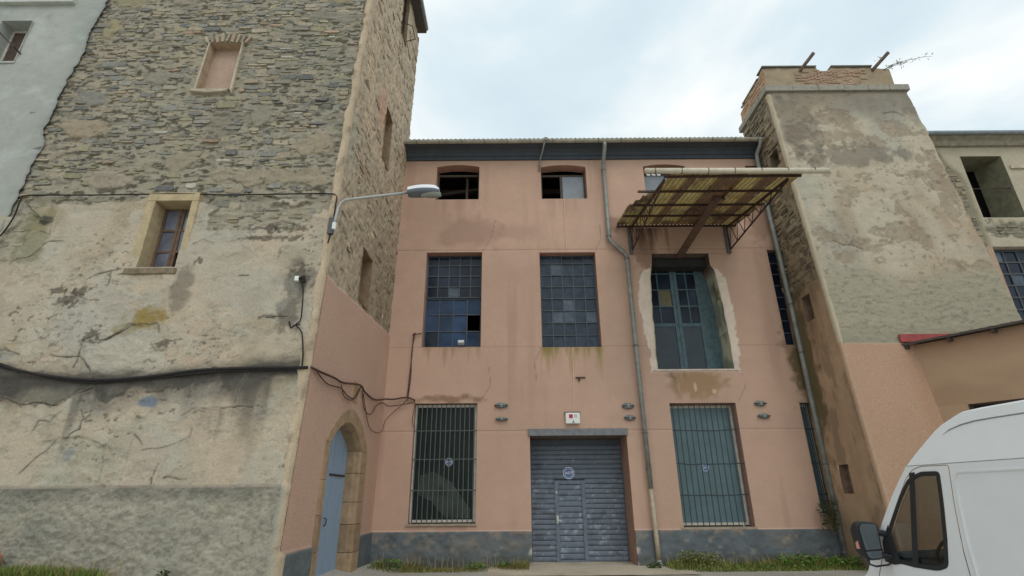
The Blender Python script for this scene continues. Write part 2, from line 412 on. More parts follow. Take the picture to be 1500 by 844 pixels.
    ml = S(-.012, .012, XX - lo_) * (U < 5) * inz * (V < 8.0); mr = S(-.012, .012, ro_ - XX) * (U > 5) * inz * (V < 8.0)
    mb = S(0.06, 0.035, np.abs(V - c + 0.02) + 0.02 * fbm(U * 6, V * 6, 76, 2)) * (X > a - 0.25) * (X < b + 0.2)
    mm = np.maximum(np.maximum(ml, mr), mb)
    mcol = np.ones(U.shape + (3,)) * T(196, 180, 164) * (1 + .16 * fbm(U * 6, V * 6, 89, 4))[..., None]; K = K * (1 - .95 * mm[..., None]) + mcol * .95 * mm[..., None]; H = H - 0.022 * mm + .012 * mm * fbm(U * 8, V * 8, 90, 3)
    K = mix(K, T(120, 88, 74), np.exp(-((mm - .5) / .22) ** 2) * .5)
    # plinth colour
    kp = np.ones(U.shape + (3,)) * PLINTH * (1 + 0.28 * fbm(U * 3, V * 3, 77, 4))[..., None]
    kp = mix(kp, T(120, 112, 102), S(0.1, 0.6, fbm(U * 1.2, V * 2, 78, 4)) * 0.5)
    kp = mix(kp, T(126, 120, 108), S(.22, .36, fbm(U * 5, V * 7, 95, 4, .65)) * .6); kp = mix(kp, T(134, 108, 92), S(.12, .0, PL - V) * S(.05, .3, fbm(U * 4, V * 2, 96, 4)) * .6)
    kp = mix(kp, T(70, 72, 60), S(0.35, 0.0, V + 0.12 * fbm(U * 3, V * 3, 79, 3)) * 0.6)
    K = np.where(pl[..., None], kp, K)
    K = mix(K, T(186, 160, 142), (np.abs(V - PL - 0.02) < 0.012) * 0.5)
    # chipped corners at the door
    ch = S(0.10, 0.03, np.minimum(np.abs(U - 2.98), np.abs(U - 0.44)) + 0.08 * fbm(U * 5, V * 4, 80, 3)) * S(1.9, 0.6, V) * S(0.0, 0.25, fbm(V * 3, U * 0, 81, 3))
    K = mix(K, T(186, 174, 160), ch * 0.7)
    X = m3warp(X, V)
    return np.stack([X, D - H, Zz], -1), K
xs = lines(-3.62, 8.02, 0.035, uniq(xe)); zs = lines(-0.15, 11.72, 0.035, uniq(ze))
sheet('wall', xs, zs, ffac, M_PINK, factory, inopen)

def reveal(parent, key, depth, m, sides='LRTB', name='reveal', y0=D):
    a, b, c, d_, r_ = OPEN[key]
    mb = MB()
    y0 = y0 + 0.0; y1 = y0 + depth
    t = 0.06
    if 'L' in sides: mb.add([(a, y0, c), (a, y1, c), (a, y1, d_), (a, y0, d_)], [(0, 1, 2, 3)])
    if 'R' in sides: mb.add([(b, y0, c), (b, y1, c), (b, y1, d_), (b, y0, d_)], [(3, 2, 1, 0)])
    if 'B' in sides: mb.add([(a, y0, c), (b, y0, c), (b, y1, c), (a, y1, c)], [(0, 1, 2, 3)])
    if 'T' in sides:
        n = 12 if r_ > 0 else 1
        for i in range(n):
            x0 = a + (b - a) * i / n; x1 = a + (b - a) * (i + 1) / n
            f_ = lambda x: d_ + r_ * (1 - (2 * (x - a) / (b - a) - 1) ** 2)
            mb.add([(x0, y0, f_(x0)), (x1, y0, f_(x1)), (x1, y1, f_(x1)), (x0, y1, f_(x0))], [(3, 2, 1, 0)])
    return mb.build(name, m, parent)
M_REV = mat('pink_reveal', T(158, 120, 104), 0.95, var=0.15, vscale=6, bump=0.3, bscale=60)
M_REVP = mat('pale_reveal_plaster', T(150, 150, 130), 0.95, var=0.3, vscale=4, bump=0.4, bscale=30)
M_REVD = mat('dark_reveal', T(96, 82, 72), 0.95, var=0.3, vscale=4)  # darker reveal colour, for soffits and the lean-to doorway

PANES = {}
def pane_mesh(wd, ht, m):
    key = (round(wd, 3), round(ht, 3), m.name)
    if key not in PANES:
        me = bpy.data.meshes.new('pane')
        x, z, y = wd / 2, ht / 2, 0.004
        me.from_pydata([(-x, -y, -z), (x, -y, -z), (x, -y, z), (-x, -y, z), (-x, y, -z), (x, y, -z), (x, y, z), (-x, y, z)], [],
                       [(0, 1, 2, 3), (5, 4, 7, 6), (0, 4, 5, 1), (1, 5, 6, 2), (2, 6, 7, 3), (3, 7, 4, 0)])
        me.materials.append(m); PANES[key] = me
    return PANES[key]
def put_pane(parent, cx, cy, cz, wd, ht, m, tilt=0.02):
    o = bpy.data.objects.new('pane', pane_mesh(wd, ht, m)); C.objects.link(o); o.parent = parent
    o.location = (cx, cy, cz); unparent_loc(o, parent)
    o.rotation_euler = (random.uniform(-tilt, tilt), 0, random.uniform(-tilt, tilt))
    return o
def grid_window(parent, x0, x1, zrows, cols, y, mf, pick, bw=0.03, name='window', ycols=None):
    """steel window: frame mesh with panes as children; zrows = list of z lines, cols = number or list of x lines"""
    xl = list(np.linspace(x0, x1, cols + 1)) if isinstance(cols, int) else cols
    mb = MB()
    for i, x in enumerate(xl):
        e_ = 0.012 if i in (0, len(xl) - 1) else 0.0
        mb.box((x - bw / 2 - e_, y - 0.03, zrows[0]), (x + bw / 2 + e_, y + 0.02, zrows[-1]))
    for i, z in enumerate(zrows):
        mb.box((x0, y - 0.034, z - bw / 2), (x1, y + 0.024, z + bw / 2))
    f = mb.build(name, mf, parent)
    for i in range(len(xl) - 1):
        for j in range(len(zrows) - 1):
            m = pick(i, j)
            if m is None: continue
            put_pane(f, (xl[i] + xl[i + 1]) / 2, y, (zrows[j] + zrows[j + 1]) / 2, xl[i + 1] - xl[i] - bw * 0.6, zrows[j + 1] - zrows[j] - bw * 0.6, m, 0.03)
    return f

# M1: steel window, lower panes tinted blue for sky reflection
wy = D + 0.27
a, b, c, d_, _ = OPEN['M1']
f = grid_window(factory, a + .02, b - .02, list(np.linspace(7.05, 8.08, 4)) + [8.38], 5, wy, M_STEEL, lambda i, j: M_GLASS if (i, j) != (2, 0) else M_GLASSD)
reveal(f, 'M1', 0.34, M_REV)
f['label'] = 'small paned steel upper half of window'
f = grid_window(factory, a + .02, b - .02, [5.52, 6.02, 6.53, 7.01], 4, wy + 0.03, M_STEEL, lambda i, j: None if (i, j) == (3, 1) else (M_GLASSB if i or j else M_GLASS))
a, b, c, d_, _ = OPEN['M2']
rw = random.Random(4)
f = grid_window(factory, a + .02, b - .02, list(np.linspace(5.5, 8.12, 8)) + [8.36], 5, wy, M_STEEL, lambda i, j: M_GLASSD if (i, j) in ((1, 6), (2, 3), (1, 2), (2, 2), (4, 2)) else M_GLASSM)
reveal(f, 'M2', 0.34, M_REV)
a, b, c, d_, _ = OPEN['M4']
f = grid_window(factory, a + .02, 8.6, list(np.linspace(5.5, 8.4, 9)), 3, wy - 0.1, M_STEEL, lambda i, j: M_GLASS)
reveal(f, 'M4', 0.34, M_REV)

# upper openings
reveal_parent = MB()
for key in ('U1', 'U2', 'U3', 'U4'):
    a, b, c, d_, r_ = OPEN[key]
    mb = MB()
    y = D + 0.30
    # thin timber frame, broken
    mb.box((a, y, c), (a + .05, y + .06, d_)); mb.box((b - .05, y, c), (b, y + .06, d_)); mb.box((a + .05, y, c), (b - .05, y + .06, c + .045)); mb.box((a + .05, y, d_ - .16), (b - .05, y + .06, d_ - .1))
    if key == 'U1': mb.box((-1.50, y + 0.35, c), (-1.42, y + .42, d_)); mb.beam((a, y + .8, 11.1), (b, y + .7, 11.25), .08, .1)
    if key == 'U2': mb.box((1.58, y, c + .045), (1.66, y + .06, d_ - .16))
    f = mb.build('window', mat('old_window_timber', T(74, 66, 58), 0.85, var=0.3), factory)
    reveal(f, key, 0.36, M_REV)
    if key == 'U2': MB().box((1.661, y + .015, c + .046), (2.335, y + .04, d_ - .161)).build('shutter_panel', mat('pale_grey_panel', T(122, 128, 134), 0.55, var=0.16, vscale=3, bump=.1), f)
    if key == 'U3': MB().box((a + .051, y + .015, c + .046), (a + 0.9, y + .04, d_ - .161)).build('shutter_panel', mat('pale_grey_panel'), f)

# balcony door
a, b, c, d_, _ = OPEN['M3']
M_BLUEW = mat('faded_blue_timber', T(74, 92, 98), 0.7, var=0.3, vscale=7, bump=.2)
dy = D + 0.72
f = MB()
x0, x1 = 3.98, 6.12; xm = 4.99
for (p, q) in ((x0, x0 + .09), (xm - .13, xm - .03), (xm - .02, xm + .08), (5.62, 6.12)):
    f.box((p, dy - .03, c), (q, dy + .03, d_ + .2))
for (p, q) in ((x0 + .09, xm - .13), (xm + .08, 5.62)):
    f.box((p, dy - .025, 6.25), (q, dy + .025, 6.36)); f.box((p, dy - .025, c), (q, dy + .025, c + .08))
    zz = np.linspace(6.36, 8.5, 5)
    for z in zz[1:]: f.box((p, dy - .02, z - .018), (q, dy + .02, z + .018))
    f.box(((p + q) / 2 - .018, dy - .022, 6.36), ((p + q) / 2 + .018, dy + .022, 8.5))
fd = f.build('balcony_door', M_BLUEW, factory)
for (p, q) in ((x0 + .09, xm - .13), (xm + .08, 5.62)):
    zz = np.linspace(6.36, 8.5, 5); hw = (q - p) / 2
    for k in range(2):
        for j in range(4):
            m_ = M_GLASS if not (k == 1 and j == 1 and p < 5) else mat('yellowed_pane', T(96, 88, 62), .4, var=.2)
            put_pane(fd, p + hw * (k + .5), dy, (zz[j] + zz[j + 1]) / 2, hw - .036, (zz[1] - zz[0]) - .036, m_, .015)
    put_pane(fd, (p + q) / 2, dy, (c + .08 + 6.25) / 2, q - p, 6.25 - c - .08, mat('grey_green_glass', T(34, 42, 46), .2, var=.4, vscale=2), .005)
# ragged reveal follows the broken jambs
def frev(side):
    edge = a if side < 0 else b
    def fn(U, V):
        X = m3warp(np.full(U.shape, edge), V) + side * U * 0.02
        K = np.ones(U.shape + (3,)) * T(172, 172, 150)
        K = mix(K, T(112, 116, 104), S(0.1, 0.4, fbm(U * 2, V * 1.1, 91, 3) + (0.3 if side > 0 else 0) * (V < 5.9)) * .8)
        K = mix(K, T(98, 90, 76), S(.25, .45, fbm(U * 4, V * 3, 93, 3)) * (V > 6.4) * .8)
        K = mix(K, T(92, 76, 66), S(7.6, 7.9, V))  # colour goes dark here to carry the shade of the head
        return np.stack([X, D - 0.02 + U, V], -1), K
    return fn
sheet('reveal', lines(0.0, 0.72, 0.06), lines(c, d_, 0.04), frev(-1), M_PLASTER, fd)
sheet('reveal', lines(0.0, 0.72, 0.06), lines(c, d_, 0.04), frev(1), M_PLASTER, fd, flip=True)
MB().add([(3.7, D - .01, d_ - .004), (6.4, D - .01, d_ - .004), (6.4, dy + .1, d_ - .004), (3.7, dy + .1, d_ - .004)], [(3, 2, 1, 0)]).build('soffit', M_REVD, fd)
MB().box((3.86, D - .02, c - .045), (6.22, D + .8, c)).build('sill', mat('pale_sill', T(186, 170, 156), .9, var=.2, vscale=8, bump=.3), fd)
MB().box((4.15, D + .25, 8.0), (6.0, D + .62, 8.26)).build('lintel', M_DARK, fd)  # black block carries the shade inside the head of the opening

# ground windows with bars
def barred(key, gy, mf, mbar, mglass, nb, hz, sag, lab, x1=None):
    a, b, c, d_, _ = OPEN[key]
    b2 = x1 or b
    mb = MB()
    for p, q in ((a + .01, a + .07), (b2 - .07, b2 - .01)): mb.box((p, gy - .03, c + .03), (q, gy + .03, d_ - .02))
    mb.box((a + .07, gy - .03, c + .03), (b2 - .07, gy + .03, c + .09)); mb.box((a + .07, gy - .03, d_ - .09), (b2 - .07, gy + .03, d_ - .02))
    f = mb.build('window', mf, factory); f['label'] = lab
    MB().box((a + .071, gy, c + .091), (b2 - .071, gy + .012, d_ - .091)).build('pane', mglass, f)
    reveal(f, key, gy - D + .08, M_REV, 'LRT')
    mb = MB(); mb.box((a - .05, D - .035, c - .045), (b + .03, D + .3, c)); mb.build('sill', mat('stone_sill', T(142, 128, 112), .9, var=.25, vscale=10, bump=.4), f)
    yb = D + 0.05
    gr = MB()
    for z in hz:
        n = 10
        pts = [(a + .01 + (b2 - a - .02) * i / n, yb + .02 + random.uniform(-.006, .006), z + sag * random.uniform(-1, 1) * .012 - sag * .03 * math.sin(math.pi * i / n)) for i in range(n + 1)]
        gr.tube(pts, .013, 6)
    g_ = gr.build('grille', mbar, f)
    for i in range(nb):
        x = a + .08 + (b2 - a - .16) * i / (nb - 1)
        MB().tube([(x, yb, c + .01), (x + random.uniform(-.008, .008), yb + .004 * (i % 2), (c + d_) / 2), (x + random.uniform(-.006, .006), yb, d_ - .01)], .0125, 6).build('bar', mbar, g_ if False else f)
    return f
M_G1 = mat('grey_green_dirty_glass', T(34, 40, 38), 0.2, var=0.3, vscale=1.3, spec=0.12)
M_G2 = mat('green_sheeting', T(82, 102, 106), 0.35, var=0.16, vscale=2.0, spec=.5, bump=.2, bscale=3)
w1 = barred('G1', D + .16, mat('white_window_frame', T(176, 170, 158), .6, var=.2), M_BARW, M_G1, 13, [1.75, 2.5, 3.22], 0.1, 'barred ground floor window with pale bars and dark glass')
w2 = barred('G2', D + .34, mat('white_window_frame'), M_BARD, M_G2, 12, [1.6, 2.35, 3.2], 0.8, 'barred ground floor window with dark bars over green sheeting')
w3 = barred('G3', D + .2, mat('white_window_frame'), M_BARD, M_G2, 4, [1.6, 2.35, 3.2], .3, 'narrow barred window by the right tower')
# painted reflection on the left glass: a flat pale patch
MB().add([(-2.45, D + .155, 1.65), (-2.4, D + .155, 2.12), (-2.05, D + .155, 2.2), (-1.6, D + .155, 1.95), (-1.1, D + .155, 1.3), (-1.1, D + .155, 1.08), (-1.75, D + .155, 1.12), (-2.1, D + .155, 1.5)],
         [(0, 1, 2, 3, 4, 5, 6, 7)]).build('reflection_patch', mat('pale_glass_reflection', T(58, 64, 60), .3, var=.35, vscale=3, spec=.15), w1)

# roller door
a, b, c, d_, _ = OPEN['DO']
dy = D + 0.85
M_DOOR = mat('grey_door_paint', attr=True, rough=.55, var=.14, vscale=8, spec=.4)
door = MB()
door.box((a, dy, 0.0), (a + .05, dy + .1, 3.05)); door.box((b - .04, dy, 0), (b, dy + .1, 3.05)); door.box((a + .05, dy + .03, 2.9), (b - .04, dy + .1, 3.05))
door.box((a + .05, dy + .07, 0.0), (b - .04, dy + .1, 2.9))
rd = door.build('roller_door', mat('grey_door_frame', T(74, 80, 88), .6, var=.15), factory)
rd['label'] = 'grey slatted roller door with a wicket door'
SLAT = T(92, 100, 110)
rs = np.random.default_rng(3)
def slat(x0, x1, z0, z1, parent, name='slat', y=dy, worn=0.0):
    nx = max(2, int((x1 - x0) / .03)); 
    us = np.linspace(x0, x1, nx)
    prof = [(0.0, 0.03), (0.006, 0.012), (0.04, 0.0), (z1 - z0 - .03, 0.006), (z1 - z0 - .008, .016), (z1 - z0 - .006, .035)]
    def fn(U, V):
        k = V.astype(int); pz = np.array([p[0] for p in prof])[k]; py = np.array([p[1] for p in prof])[k]
        K = np.ones(U.shape + (3,)) * SLAT
        Zw = z0 + pz
        K = K * (1 + 0.12 * fbm(U * 2, Zw * 2, 101, 3))[..., None]
        chip = S(0.30, 0.40, fbm(U * 8 + 3, Zw * 20, 103, 4, .6) * 1.1 + worn)
        K = mix(K, T(138, 148, 158), chip * 0.6)
        K = mix(K, T(52, 56, 62), S(.2, .5, fbm(U * 3, Zw * 5, 107, 3)) * .4)
        return np.stack([U, y + py, Zw], -1), K
    return sheet(name, us, np.arange(len(prof)), fn, M_DOOR, parent, smooth=False)
nsl = 23; zl = np.linspace(0.02, 2.9, nsl + 1)
wx0, wx1, wz = 1.10, 1.92, 1.98
for i in range(nsl):
    z0, z1 = zl[i], zl[i + 1]
    if z0 < wz - .02:
        slat(a + .05, wx0 - .002, z0, z1, rd, worn=-.06); slat(wx1 + .002, b - .04, z0, z1, rd, worn=.02 if z0 < 1.6 else -.05)
    else:
        slat(a + .05, b - .04, z0, z1, rd, worn=-.25)
wf = MB()
wf.box((wx0, dy - .02, 0.02), (wx0 + .1, dy + .04, wz)); wf.box((wx1 - .1, dy - .02, .02), (wx1, dy + .04, wz)); wf.box((wx0 + .1, dy - .02, wz - .09), (wx1 - .1, dy + .04, wz)); wf.box((wx0 + .1, dy - .03, .022), (wx1 - .1, dy + .04, .07))
wk = wf.build('wicket_door', mat('grey_wicket_frame', T(92, 98, 108), .55, var=.25, vscale=9), factory)
wk['label'] = 'small grey door set into the roller door'
nz = 13; zz = np.linspace(.075, wz - .095, nz + 1)
for i in range(nz): slat(wx0 + .105, wx1 - .105, zz[i], zz[i + 1], wk, y=dy - .005, worn=.06 if zz[i] < 1.1 else -.12)
hb = MB(); hb.box((wx0 + .03, dy - .035, .93), (wx0 + .09, dy - .018, 1.12)); hb.tube([(wx0 + .06, dy - .03, 1.0), (wx0 + .06, dy - .08, 1.0), (wx0 + .16, dy - .085, .985)], .012, 8)
hb.build('handle', mat('pale_metal', T(170, 170, 166), .4, metal=.3), wk)
MB().box((wx0 + .03, dy - .026, 1.66), (wx0 + .07, dy - .019, 1.71)).build('lock_plate', mat('pale_metal'), wk)
for x in (a, b):
    MB().add([(x, D - .002, 0), (x, dy + .02, 0), (x, dy + .02, d_), (x, D - .002, d_)], [(0, 1, 2, 3) if x == a else (3, 2, 1, 0)]).build('reveal', mat('door_reveal', T(152, 118, 98), .95, var=.2, vscale=5, bump=.3, bscale=50), rd)
MB().box((a - .02, D - .03, d_), (b + .02, dy + .1, d_ + .005)).build('soffit', M_REVD, rd)
MB().box((a - .04, D - .045, d_ + .006), (b + .03, D + .02, d_ + .18)).build('lintel', mat('grey_steel_lintel', T(104, 104, 106), .7, var=.25, vscale=7), rd)

# cornice, gutter, roof
prof = [(0, 11.69), (.06, 11.69), (.06, 11.80), (.09, 11.81), (.09, 11.83), (.10, 11.845), (.13, 11.90), (.22, 11.97), (.36, 12.0), (.44, 12.01), (.44, 12.08), (0, 12.08)]
MB().prism(prof, lambda p, q: (-3.55, D - p, q), lambda p, q: (7.99, D - p, q)).build('cornice', M_CORN, factory)
gt = MB()
gy_, gzz, gr_ = D - .50, 12.09, .085
n = 8
ring = [(gy_ - gr_ * math.cos(math.pi * k / n), gzz - gr_ * math.sin(math.pi * k / n)) for k in range(n + 1)]
ring2 = [(y_ * 1 + (gy_ - y_) * .15, z_ + .0 + (gzz - z_) * .15) for y_, z_ in ring][::-1]
pr = ring + ring2
gt.prism(pr, lambda p, q: (-3.5, p, q), lambda p, q: (8.05, p, q))
x = -3.0
while x < 8.0:
    rr = [(gy_ - (gr_ + .008) * math.cos(math.pi * k / n), gzz - (gr_ + .008) * math.sin(math.pi * k / n)) for k in range(n + 1)]
    gt.prism(rr + [(gy_, gzz)], lambda p, q: (x, p, q), lambda p, q: (x + .02, p, q), 1)
    x += 0.72
gt.build('gutter', [M_GUT, mat('gutter_joint', T(84, 80, 74), .8)], factory)
def froof(U, V):
    Y_ = D - .52 + V
    Zr = 12.15 + .22 * V + .014 * np.cos(U * 2 * math.pi / .146)
    K = np.ones(U.shape + (3,)) * T(112, 108, 102) * (1 + .3 * fbm(U * 3, V, 111, 3))[..., None]
    return np.stack([U, Y_, Zr], -1), K
rf = sheet('roof', np.arange(-3.45, 8.0, .0243), np.array([0, .02, .5, 2, 5, 9.0]), froof, M_ROUGH, factory)
md = rf.modifiers.new('t', 'SOLIDIFY'); md.thickness = .012
# shell: dark rooms behind the openings
sh = MB()
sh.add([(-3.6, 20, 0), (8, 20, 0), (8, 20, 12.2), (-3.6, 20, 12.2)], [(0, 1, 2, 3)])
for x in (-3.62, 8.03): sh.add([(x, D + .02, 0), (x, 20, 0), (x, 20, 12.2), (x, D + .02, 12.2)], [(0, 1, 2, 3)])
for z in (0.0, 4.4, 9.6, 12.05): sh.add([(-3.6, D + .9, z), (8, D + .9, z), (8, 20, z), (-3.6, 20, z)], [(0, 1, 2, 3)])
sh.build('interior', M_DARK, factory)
bm = MB()
for z, x in ((11.75, -2.6), (11.75, -1.2), (11.75, 1.0), (11.75, 2.2), (11.75, 5)): bm.box((x, D + .6, z), (x + .12, 20, z + .2))
bm.box((-3.5, D + 1.4, 11.3), (8, D + 1.55, 11.5))
bm.build('roof_timbers', mat('dark_timber', T(58, 50, 44), .9, var=.3), factory)

# downpipes
def downpipe(parent, pts, r, m, brackets, lab, mlow=None, zlow=0):
    mb = MB(); mb.tube(pts, r, 12)
    p = mb.build('downpipe', m, parent, smooth=True); p['label'] = lab
    for z in brackets:
        for q0, q1 in zip(pts[:-1], pts[1:]):
            if min(q0[2], q1[2]) <= z <= max(q0[2], q1[2]):
                t_ = (z - q0[2]) / (q1[2] - q0[2] + 1e-9); x_ = q0[0] + (q1[0] - q0[0]) * t_; y_ = q0[1] + (q1[1] - q0[1]) * t_
                b_ = MB(); b_.tube([(x_, y_, z - .022), (x_, y_, z + .022)], r + .012, 12); b_.box((x_ - .012, y_ + r, z - .012), (x_ + .012, y_ + r + .1, z + .012))
                b_.build('bracket', mat('pipe_bracket', T(86, 86, 84), .6), p); break
    return p
yp = 14.07
dp = downpipe(factory, [(2.97, D - .5, 12.03), (2.97, D - .48, 11.9), (2.95, D - .3, 11.62), (2.94, yp, 11.45), (2.94, yp, 10.5), (2.93, yp, 8.78), (2.97, yp, 8.68), (3.36, yp, 8.28), (3.41, yp, 8.18), (3.42, yp, 5.0), (3.45, yp, 1.75)], .062, M_PIPE, [11.2, 8.85, 8.1, 5.45, 3.1, 2.2], 'zinc downpipe with a dogleg in front of the pink wall')
MB().tube([(3.45, yp, 1.76), (3.47, yp, .5), (3.475, yp, .14)], .058, 12).build('downpipe_foot', M_PIPEB, factory, smooth=True)
mbp = MB(); mbp.tube([(3.475, yp, .15), (3.48, yp, .06), (3.5, yp - .1, .02)], .064, 12); mbp.build('pipe_shoe', M_PIPE, factory, smooth=True)
downpipe(factory, [(7.9, D - .5, 12.05), (7.9, D - .48, 11.9), (7.86, D - .22, 11.7), (7.85, 14.0, 11.5), (7.86, 14.0, 9.8), (7.92, 14.0, 6.5), (7.93, 14.0, .0)], .066, M_PIPE, [9.9, 6.6, 5.2, 2.3, 1.0, .3], 'zinc downpipe in the corner beside the right tower')

# ================================================================== LEFT TOWER
def LTy(z): return 8.72 + .042 * z
def LTx(z): return -3.58 + .016 * z
LX0 = -10.4; LTOP = 17.0
tower = thing('stone_tower', 'tall rubble stone tower with peeling plaster base, left of the pink factory', 'tower', (-6.5, 9.0, 0.3))
WIN_A = (-7.02, -6.30, 5.62, 7.06)          # plaster-framed window
WIN_B = (-6.95, -6.22, 10.0, 11.42)         # blocked window
cracks = [
 [(-9.62, 7.05), (-9.19, 6.7), (-8.94, 6.65), (-8.89, 6.34), (-9.12, 6.42)], [(-9.41, 5.78), (-9.11, 5.85), (-8.84, 6.19), (-8.58, 6.19)], [(-7.86, 5.39), (-7.64, 5.5), (-7.29, 5.59)],
 [(-7.55, 3.7), (-7.51, 3.94), (-7.53, 4.19), (-7.32, 4.29), (-7.25, 4.19), (-7.12, 4.21), (-6.77, 4.46), (-6.35, 4.5), (-6.26, 4.44)], [(-8.16, 4.98), (-8.02, 5.11), (-7.79, 4.97), (-7.5, 4.95)], [(-6.25, 4.03), (-6.13, 4.12), (-6.02, 4.05)],
 [(-8.97, 4.01), (-8.73, 4.01), (-8.55, 3.92)], [(-6.06, 6.09), (-5.9, 6.21), (-5.68, 6.12)], [(-6.43, 6.78), (-6.17, 6.55), (-5.99, 6.62)], [(-5.17, 6.2), (-4.59, 6.23), (-4.19, 6.2), (-4.07, 6.3)],
 [(-4.44, 5.79), (-4.42, 6.0), (-4.29, 6.05)], [(-4.53, 3.61), (-4.64, 3.32), (-4.65, 3.09)], [(-5.46, 2.87), (-5.32, 3.0), (-4.92, 3.01), (-4.18, 3.01)], [(-5.96, 2.33), (-5.71, 2.35), (-5.46, 2.43), (-5.26, 2.54), (-5.27, 2.73)],
 [(-6.17, 2.58), (-6.06, 2.51), (-5.99, 2.41)], [(-5.68, 1.81), (-5.7, 2.01), (-5.65, 2.12)], [(-7.87, 2.64), (-7.81, 2.8), (-7.64, 2.8), (-7.52, 2.94)], [(-7.84, 1.98), (-7.73, 2.13), (-7.54, 2.34), (-7.39, 2.55)],
 [(-7.27, 2.53), (-7.11, 2.66), (-7.1, 2.88), (-7.18, 2.99)], [(-8.64, 3.18), (-8.41, 3.17), (-8.19, 3.06), (-7.98, 3.11), (-7.62, 3.05), (-7.39, 3.22), (-7.09, 3.36)], [(-5.08, 5.43), (-4.89, 5.43)],
 [(-8.23, 3.95), (-7.49, 3.88), (-7.23, 3.63)], [(-7.44, 5.45), (-7.44, 5.24)], [(-4.48, 4.62), (-4.29, 4.59), (-4.05, 4.61)], [(-5.54, 1.91), (-5.16, 1.88)], [(-5.4, 6.6), (-5.2, 6.75), (-4.9, 6.62)], [(-4.7, 6.55), (-4.5, 6.62), (-4.2, 6.5)]]
rc = random.Random(12)
def jag(pl):
    o = []
    for (a, b), (c, d) in zip(pl[:-1], pl[1:]):
        n = max(1, int(math.hypot(c - a, d - b) / .09))
        for i in range(n):
            o.append((a + (c - a) * i / n + rc.uniform(-.018, .018), b + (d - b) * i / n + rc.uniform(-.018, .018)))
    o.append(pl[-1]); return o
cracks = [jag(p) for p in cracks]
PEELED = [(-4.9, 6.75, 1.3, .4), (-9.5, 6.3, .3, .7)]
LW = -3.56 - LX0
def LTmap(U, V): return U + (LTx(V) + 3.56) * S(-5.2, -3.56, U)
def pdist(U, V): return U + .05 * fbm(U * 3.5, V * 3.5, 188, 4, .6), V + .05 * fbm(U * 3.5, V * 3.5, 189, 4, .6)
def polymask(U, V, pl):
    a = np.array(pl); m = np.zeros(U.shape, bool)
    bb = (U > a[:, 0].min() - .1) & (U < a[:, 0].max() + .1) & (V > a[:, 1].min() - .1) & (V < a[:, 1].max() + .1)
    if not bb.any(): return m.astype(float)
    u, v = pdist(U[bb], V[bb]); r = np.zeros(u.shape, bool)
    for (x0, y0), (x1, y1) in zip(pl, pl[1:] + pl[:1]):
        c_ = ((y0 > v) != (y1 > v)) & (u < (x1 - x0) * (v - y0) / (y1 - y0 + 1e-12) + x0); r ^= c_
    m[bb] = r; return m.astype(float)
COATS = [
 ('peeled', [(-7.37, 3.5), (-7.43, 3.68), (-7.47, 3.94), (-7.52, 4.18), (-7.25, 4.14), (-7.04, 4.27), (-6.82, 4.52), (-6.58, 4.46), (-6.34, 4.51), (-6.2, 4.31), (-6.31, 4.14), (-6.25, 4.02), (-6.03, 4.03), (-5.97, 3.67), (-6.33, 3.57), (-6.81, 3.52)], -.024, (158, 150, 134), .8),
 ('sooty', [(-9.03, 3.81), (-8.27, 3.58), (-7.61, 3.49), (-7.07, 3.47), (-7.06, 3.35), (-7.3, 3.31), (-7.5, 3.17), (-7.68, 3.04), (-7.8, 3.11), (-7.9, 3.09), (-7.93, 3.03), (-8.1, 3.12), (-8.17, 3.03), (-8.34, 3.11), (-8.47, 3.19), (-8.76, 3.14)], .014, (84, 82, 74), .72),
 ('sooty', [(-7.06, 3.45), (-6.52, 3.5), (-6.52, 3.25), (-6.67, 3.22), (-6.76, 3.12), (-6.95, 3.17)], .012, (80, 78, 70), .7),
 ('sooty', [(-6.26, 3.5), (-5.87, 3.53), (-5.79, 3.35), (-5.97, 3.25), (-6.17, 3.25)], .01, (82, 80, 74), .65),
 ('pale', [(-5.9, 3.53), (-5.64, 3.54), (-5.6, 3.31), (-5.69, 3.25), (-5.8, 3.35)], .012, (164, 154, 136), .9),
 ('bluish', [(-9.08, 4.03), (-8.75, 4.01), (-8.6, 3.95), (-8.72, 3.84), (-9.01, 3.84)], -.016, (124, 126, 120), .6),
 ('sill_wash', [(-7.11, 5.52), (-6.54, 5.52), (-6.45, 5.35), (-7.03, 5.35)], -.008, (140, 128, 108), .4),
 ('rough', [(-7.6, 1.8), (-7.6, 2.5), (-7.1, 2.55), (-6.6, 2.4), (-6.5, 1.8)], -.012, (148, 144, 126), .5),
 ('smooth', [(-6.2, 1.78), (-6.15, 2.5), (-5.9, 2.6), (-5.55, 2.3), (-5.65, 1.78)], .008, (164, 147, 130), .5),
 ('smooth', [(-9.5, 4.5), (-9.4, 5.2), (-8.8, 5.3), (-8.2, 4.9), (-8.3, 4.2), (-9.0, 4.1)], .008, (164, 154, 138), .4)]
SMEARS = [(-9.1, 8.9, .52, .36, (140, 126, 106)), (-9.5, 8.25, .3, .22, (138, 128, 110)), (-9.55, 7.75, .25, .2, (136, 126, 108)), (-9.2, 9.8, .5, .25, (118, 116, 108)), (-9.45, 11.95, .26, .36, (136, 126, 98)), (-9.3, 12.9, .4, .3, (132, 122, 98)), (-7.8, 12.95, .4, .2, (132, 122, 106)),
          (-4.15, 8.5, .46, .4, (140, 127, 107)), (-4.3, 7.65, .62, .3, (138, 126, 107)), (-4.4, 12.3, .6, .2, (122, 117, 104)), (-4.2, 12.95, .4, .2, (130, 120, 96)), (-6.9, 8.0, .5, .35, (136, 126, 108)), (-5.6, 7.7, .6, .25, (140, 128, 110)), (-8.2, 7.6, .5, .22, (138, 126, 110)), (-5.5, 9.3, .35, .3, (128, 122, 106)), (-7.9, 10.4, .35, .2, (126, 120, 106))]
